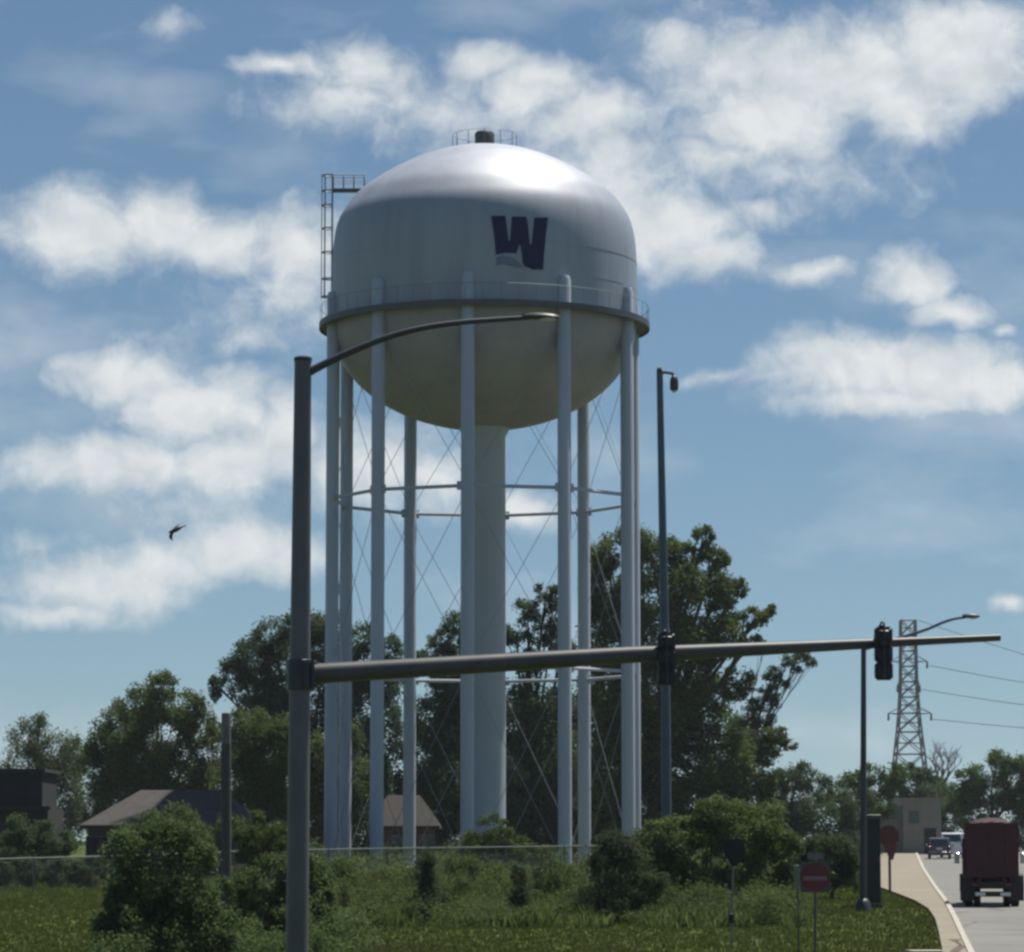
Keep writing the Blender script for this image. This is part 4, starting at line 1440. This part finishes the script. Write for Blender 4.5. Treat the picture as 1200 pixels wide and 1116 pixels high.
def blades(name, m, count, region, h0, h1, per=3):
    vs_, fs_ = [], []
    k = 0
    while k < count:
        Y_ = 64 + (190 - 64) * rnd.random() ** 1.5
        px = rnd.uniform(-40, 1130)
        x_ = (px - PX) / F * Y_
        if x_ > xe(E_walk_l, Y_) - .05:
            continue
        if not region(px, Y_):
            continue
        k += 1
        z_ = rowz(Y_)
        for _ in range(per):
            a = rnd.uniform(0, 2 * PI)
            h_ = rnd.uniform(h0, h1)
            w_ = .012 + h_ * .10
            bx_, by_ = x_ + rnd.gauss(0, .06), Y_ + rnd.gauss(0, .06)
            lx_, ly_ = math.cos(a + 1.3) * h_ * .45, math.sin(a + 1.3) * h_ * .45
            i0 = len(vs_)
            vs_ += [(bx_ - math.cos(a) * w_, by_ - math.sin(a) * w_, z_ - .01), (bx_ + math.cos(a) * w_, by_ + math.sin(a) * w_, z_ - .01),
                    (bx_ + lx_ * .4 + math.cos(a) * w_ * .6, by_ + ly_ * .4 + math.sin(a) * w_ * .6, z_ + h_ * .65), (bx_ + lx_, by_ + ly_, z_ + h_)]
            fs_ += [(i0, i0 + 1, i0 + 2), (i0, i0 + 2, i0 + 3)]
    me = bpy.data.meshes.new(name)
    me.from_pydata(vs_, [], fs_)
    me.materials.append(m)
    o_ = bpy.data.objects.new(name, me)
    C.objects.link(o_)
    o_['kind'] = 'stuff'
    o_['label'] = 'short green grass over the verge' if name == 'grass' else ('dry straw coloured grass in patches on the verge' if name == 'dry_grass' else 'tall rough weeds along the fence line')
    o_['category'] = 'grass'
    return o_


ur = random.Random(77)


def undergrowth(name, label, m, n_, x0_, x1_, y0_, y1_, hmin, hmax, leaf):
    vs_, fs_ = [], []
    for _ in range(n_):
        px, Y_ = ur.uniform(x0_, x1_), ur.uniform(y0_, y1_)
        g_ = gpix(Y_)
        h_ = ur.uniform(hmin, hmax) * ur.uniform(.6, 1.0) / Y_ * F
        w_ = ur.uniform(.5, 1.1) / Y_ * F
        a, b_, _c = foliage(ur, [(px, g_ - h_ * .45, w_, h_ * .55)], Y_, leaf, 3.2, True)
        o_ = len(vs_)
        vs_ += a
        fs_ += [tuple(i_ + o_ for i_ in f_) for f_ in b_]
    me = bpy.data.meshes.new(name)
    me.from_pydata([tuple(q) for q in vs_], [], fs_)
    me.materials.append(m)
    o_ = bpy.data.objects.new(name, me)
    C.objects.link(o_)
    o_['kind'] = 'stuff'; o_['label'] = label; o_['category'] = 'undergrowth'


undergrowth('undergrowth', 'rough green undergrowth along the foot of the fence', M['leaf_dull'], 190, 255, 940, 100, 140, .5, 1.6, .08)
undergrowth('low_weeds', 'low weedy growth around the shrubs at the lower left', M['leaf_mid'], 60, 120, 420, 82, 104, .35, 1.1, .09)
undergrowth('brambles', 'leafy fresh green brambles mixed into the undergrowth', M['leaf_yel'], 70, 380, 940, 110, 136, .4, 1.5, .10)
undergrowth('rank_growth', 'tangled growth behind the fence around the tower feet', M['leaf_mid'], 90, 280, 960, 158, 186, .8, 2.6, .16)
blades('grass', M['blade'], 85000, lambda px, y: True, .05, .13)
blades('weeds', M['leaf_yel'], 9000, lambda px, y: 100 < y < 145 and 250 < px < 940 and math.sin(px * .031 + y * .2) + math.sin(px * .083) > -.6, .15, .5)
blades('dry_grass', M['straw'], 7000, lambda px, y: (y < 90 and 255 < px < 560 and rnd.random() < math.exp(-((px - 400) / 110) ** 2)) or (math.sin(px * .017 + y * .31) + math.sin(px * .041 - y * .17) + math.sin(y * .5 + 1) > 1.5 and rnd.random() < .3), .06, .14)

# ------------------------------------------------------------------ world: physical sky with clouds by direction
SUN_EL, SUN_AZ = math.radians(69), math.radians(48)      # azimuth measured from +Y (view) towards +X
w = bpy.data.worlds.new('World')
SC.world = w
w.use_nodes = True
nt = w.node_tree
nt.nodes.clear()


def N(t, **kw):
    n_ = nt.nodes.new(t)
    for k, v in kw.items():
        setattr(n_, k, v)
    return n_


def lk(a, c_):
    nt.links.new(a, c_)


def math_(op, a, c_=None, d_=None, clamp=False):
    n_ = N('ShaderNodeMath', operation=op)
    n_.use_clamp = clamp
    for i, q in enumerate((a, c_, d_)):
        if q is None:
            continue
        if isinstance(q, (int, float)):
            n_.inputs[i].default_value = q
        else:
            lk(q, n_.inputs[i])
    return n_.outputs[0]


def vmath(op, a, c_=None, out=0):
    n_ = N('ShaderNodeVectorMath', operation=op)
    for i, q in enumerate((a, c_)):
        if q is None:
            continue
        if isinstance(q, tuple):
            n_.inputs[i].default_value = q
        else:
            lk(q, n_.inputs[i])
    return n_.outputs[out]


out = N('ShaderNodeOutputWorld')
sky = N('ShaderNodeTexSky', sky_type='NISHITA')
sky.sun_disc = False
sky.sun_elevation = SUN_EL
sky.sun_rotation = SUN_AZ
sky.air_density = 1.0
sky.dust_density = 0.0
sky.ozone_density = 2.0
sky.altitude = 200
tc = N('ShaderNodeTexCoord')
# the physical sky is looked up a little higher than it is seen, so the horizon stays clear blue as on the day
lift = vmath('NORMALIZE', vmath('ADD', vmath('MULTIPLY', tc.outputs['Generated'], (1, 1, .9)), (0, 0, .055)))
lk(lift, sky.inputs['Vector'])
sep = N('ShaderNodeSeparateXYZ')
lk(tc.outputs['Generated'], sep.inputs[0])
yy = math_('MAXIMUM', sep.outputs[1], .02)
U = math_('MULTIPLY', math_('DIVIDE', sep.outputs[0], yy), F)
V = math_('MULTIPLY', math_('DIVIDE', sep.outputs[2], yy), F)
uv = N('ShaderNodeCombineXYZ')
lk(U, uv.inputs[0]); lk(V, uv.inputs[1])
# domain warp
wn = N('ShaderNodeTexNoise'); wn.inputs['Scale'].default_value = .012; wn.inputs['Detail'].default_value = 4
lk(uv.outputs[0], wn.inputs['Vector'])
wv = vmath('MULTIPLY', vmath('SUBTRACT', wn.outputs['Color'], (.5, .5, .5)), (70, 46, 0))
uvw = vmath('ADD', uv.outputs[0], wv)
fl_ = vmath('MULTIPLY', uvw, (1, 1, 0))
BL = [(85, 272, 78, 50, 1), (190, 268, 66, 44, 1), (255, 288, 60, 32, .9), (350, 285, 60, 48, .85), (325, 330, 45, 26, .5),
      (335, 78, 60, 16, .75), (430, 80, 60, 34, .8), (475, 115, 40, 30, .5),
      (570, 75, 50, 26, .8), (620, 105, 70, 40, .95), (690, 140, 70, 42, .95), (720, 170, 50, 30, .6),
      (1000, 85, 140, 62, 1.05), (900, 140, 90, 58, 1.0), (1120, 60, 120, 64, 1.05), (800, 60, 50, 34, .7), (850, 182, 70, 24, .75), (1060, 130, 70, 40, .9),
      (770, 265, 80, 55, 1), (830, 300, 60, 30, .9), (885, 248, 36, 18, .55), (950, 315, 52, 18, .7), (720, 230, 50, 40, .9),
      (1075, 330, 55, 32, .85), (1120, 368, 52, 18, .85), (1170, 385, 20, 10, .6),
      (990, 432, 100, 40, 1.05), (1100, 440, 110, 40, 1.05), (1180, 450, 60, 36, 1), (1040, 470, 130, 20, .9), (840, 440, 45, 10, .4),
      (150, 445, 80, 34, .9), (235, 480, 90, 48, 1), (140, 545, 130, 36, 1), (270, 545, 90, 44, 1), (330, 520, 50, 60, .9), (430, 545, 80, 50, .85), (510, 560, 70, 40, .7),
      (120, 685, 110, 36, .85), (280, 640, 90, 32, .95), (340, 650, 50, 30, .85), (70, 720, 90, 16, .7), (200, 660, 80, 30, .8),
      (610, 600, 60, 24, .75), (1172, 710, 22, 11, .8), (205, 30, 22, 14, .5), (290, 398, 46, 20, .5), (60, 640, 60, 14, .3),
      (360, 335, 100, 60, .5), (700, 205, 130, 80, .6), (560, 130, 130, 60, .5), (930, 205, 130, 50, .4), (190, 405, 90, 40, .2), (420, 120, 100, 50, .5), (860, 90, 110, 80, .6), (230, 600, 120, 40, .3)]
cur = None
for (px, py, rx, ry, st) in BL:
    d_ = ray(px, py)
    u0, v0 = d_.x / d_.y * F, d_.z / d_.y * F
    q = vmath('MULTIPLY', vmath('SUBTRACT', fl_, (u0, v0, 0)), (1 / (rx * 1.45), 1 / (ry * 1.42), 0))
    L_ = vmath('LENGTH', q, None, 1)
    e = math_('MULTIPLY_ADD', L_, -st, st)
    cur = e if cur is None else math_('SMOOTH_MAX', cur, e, .12)
n1 = N('ShaderNodeTexNoise'); n1.inputs['Scale'].default_value = .020; n1.inputs['Detail'].default_value = 10; n1.inputs['Roughness'].default_value = .60
lk(fl_, n1.inputs['Vector'])
dens = math_('ADD', cur, math_('MULTIPLY_ADD', n1.outputs['Fac'], 1.0, -.41))
mr = N('ShaderNodeMapRange', interpolation_type='SMOOTHSTEP')
mr.inputs['From Min'].default_value = .02
mr.inputs['From Max'].default_value = .86
lk(dens, mr.inputs['Value'])
# very thin veil everywhere
vn = N('ShaderNodeTexNoise'); vn.inputs['Scale'].default_value = .0045; vn.inputs['Detail'].default_value = 5
lk(vmath('MULTIPLY', uv.outputs[0], (.6, 1.4, 0)), vn.inputs['Vector'])
veil = N('ShaderNodeMapRange'); veil.inputs['From Min'].default_value = .5; veil.inputs['From Max'].default_value = .8; veil.inputs['To Max'].default_value = .5
lk(vn.outputs['Fac'], veil.inputs['Value'])
fac = math_('MAXIMUM', math_('MULTIPLY', mr.outputs[0], .93), veil.outputs[0])
infront = N('ShaderNodeMapRange'); infront.inputs['From Min'].default_value = .3; infront.inputs['From Max'].default_value = .6
lk(sep.outputs[1], infront.inputs['Value'])
fac = math_('MULTIPLY', fac, infront.outputs[0])
# cloud tone: light from above painted into the colour, upper edges brighter, undersides greyer
n2 = N('ShaderNodeTexNoise'); n2.inputs['Scale'].default_value = .013; n2.inputs['Detail'].default_value = 6
n3 = N('ShaderNodeTexNoise'); n3.inputs['Scale'].default_value = .013; n3.inputs['Detail'].default_value = 6
lk(fl_, n2.inputs['Vector'])
lk(vmath('ADD', fl_, (8, 20, 0)), n3.inputs['Vector'])
top_light = math_('MULTIPLY_ADD', math_('SUBTRACT', n2.outputs['Fac'], n3.outputs['Fac']), 1.7, .62)
cr = N('ShaderNodeValToRGB')
cr.color_ramp.elements[0].position = .2; cr.color_ramp.elements[0].color = (.47, .51, .535, 1)
cr.color_ramp.elements[1].position = .8; cr.color_ramp.elements[1].color = (.64, .66, .66, 1)
lk(top_light, cr.inputs['Fac'])
bg1 = N('ShaderNodeBackground'); bg1.inputs['Strength'].default_value = .05
bg2 = N('ShaderNodeBackground'); bg2.inputs['Strength'].default_value = .95
lk(vmath('MULTIPLY', sky.outputs[0], (.95, 1.065, 1.09)), bg1.inputs['Color'])
lk(cr.outputs[0], bg2.inputs['Color'])
mxs = N('ShaderNodeMixShader')
lk(fac, mxs.inputs[0]); lk(bg1.outputs[0], mxs.inputs[1]); lk(bg2.outputs[0], mxs.inputs[2])
lk(mxs.outputs[0], out.inputs['Surface'])

# ------------------------------------------------------------------ sun
sd = bpy.data.lights.new('sun', 'SUN')
sd.energy = 5.0
sd.angle = math.radians(.5)
sd.color = (1.0, .95, .87)
so = bpy.data.objects.new('sun', sd)
C.objects.link(so)
dirv = Vector((math.sin(SUN_AZ) * math.cos(SUN_EL), math.cos(SUN_AZ) * math.cos(SUN_EL), math.sin(SUN_EL)))
so.rotation_euler = dirv.to_track_quat('Z', 'Y').to_euler()
so.location = (60, 60, 90)

# ------------------------------------------------------------------ thin air haze
hm = bpy.data.materials.new('haze air')
hm.use_nodes = True
hn = hm.node_tree
hn.nodes.clear()
ho = hn.nodes.new('ShaderNodeOutputMaterial')
hv = hn.nodes.new('ShaderNodeVolumePrincipled')
hv.inputs['Color'].default_value = (.86, .92, 1.0, 1)
hv.inputs['Density'].default_value = .00009
hv.inputs['Anisotropy'].default_value = .2
hn.links.new(hv.outputs[0], ho.inputs['Volume'])
MB().box((0, 1400, 24), (5000, 3700, 78)).build('haze', hm, kind='stuff', smooth=False)

# ------------------------------------------------------------------ camera and view
cd = bpy.data.cameras.new('camera')
cd.sensor_width = 36.0
cd.sensor_fit = 'HORIZONTAL'
cd.lens = 36.0 * F / 1200.0
cd.clip_end = 12000
cd.clip_start = .5
co = bpy.data.objects.new('camera', cd)
C.objects.link(co)
co.location = CAM
co.rotation_euler = (math.radians(90) + PITCH, 0, 0)
SC.camera = co
SC.view_settings.view_transform = 'Standard'
SC.view_settings.look = 'None'
SC.view_settings.exposure = .42
SC.view_settings.gamma = 1
SC.cycles.filter_width = 2.8
SC.cycles.max_bounces = 8
SC.render.film_transparent = False
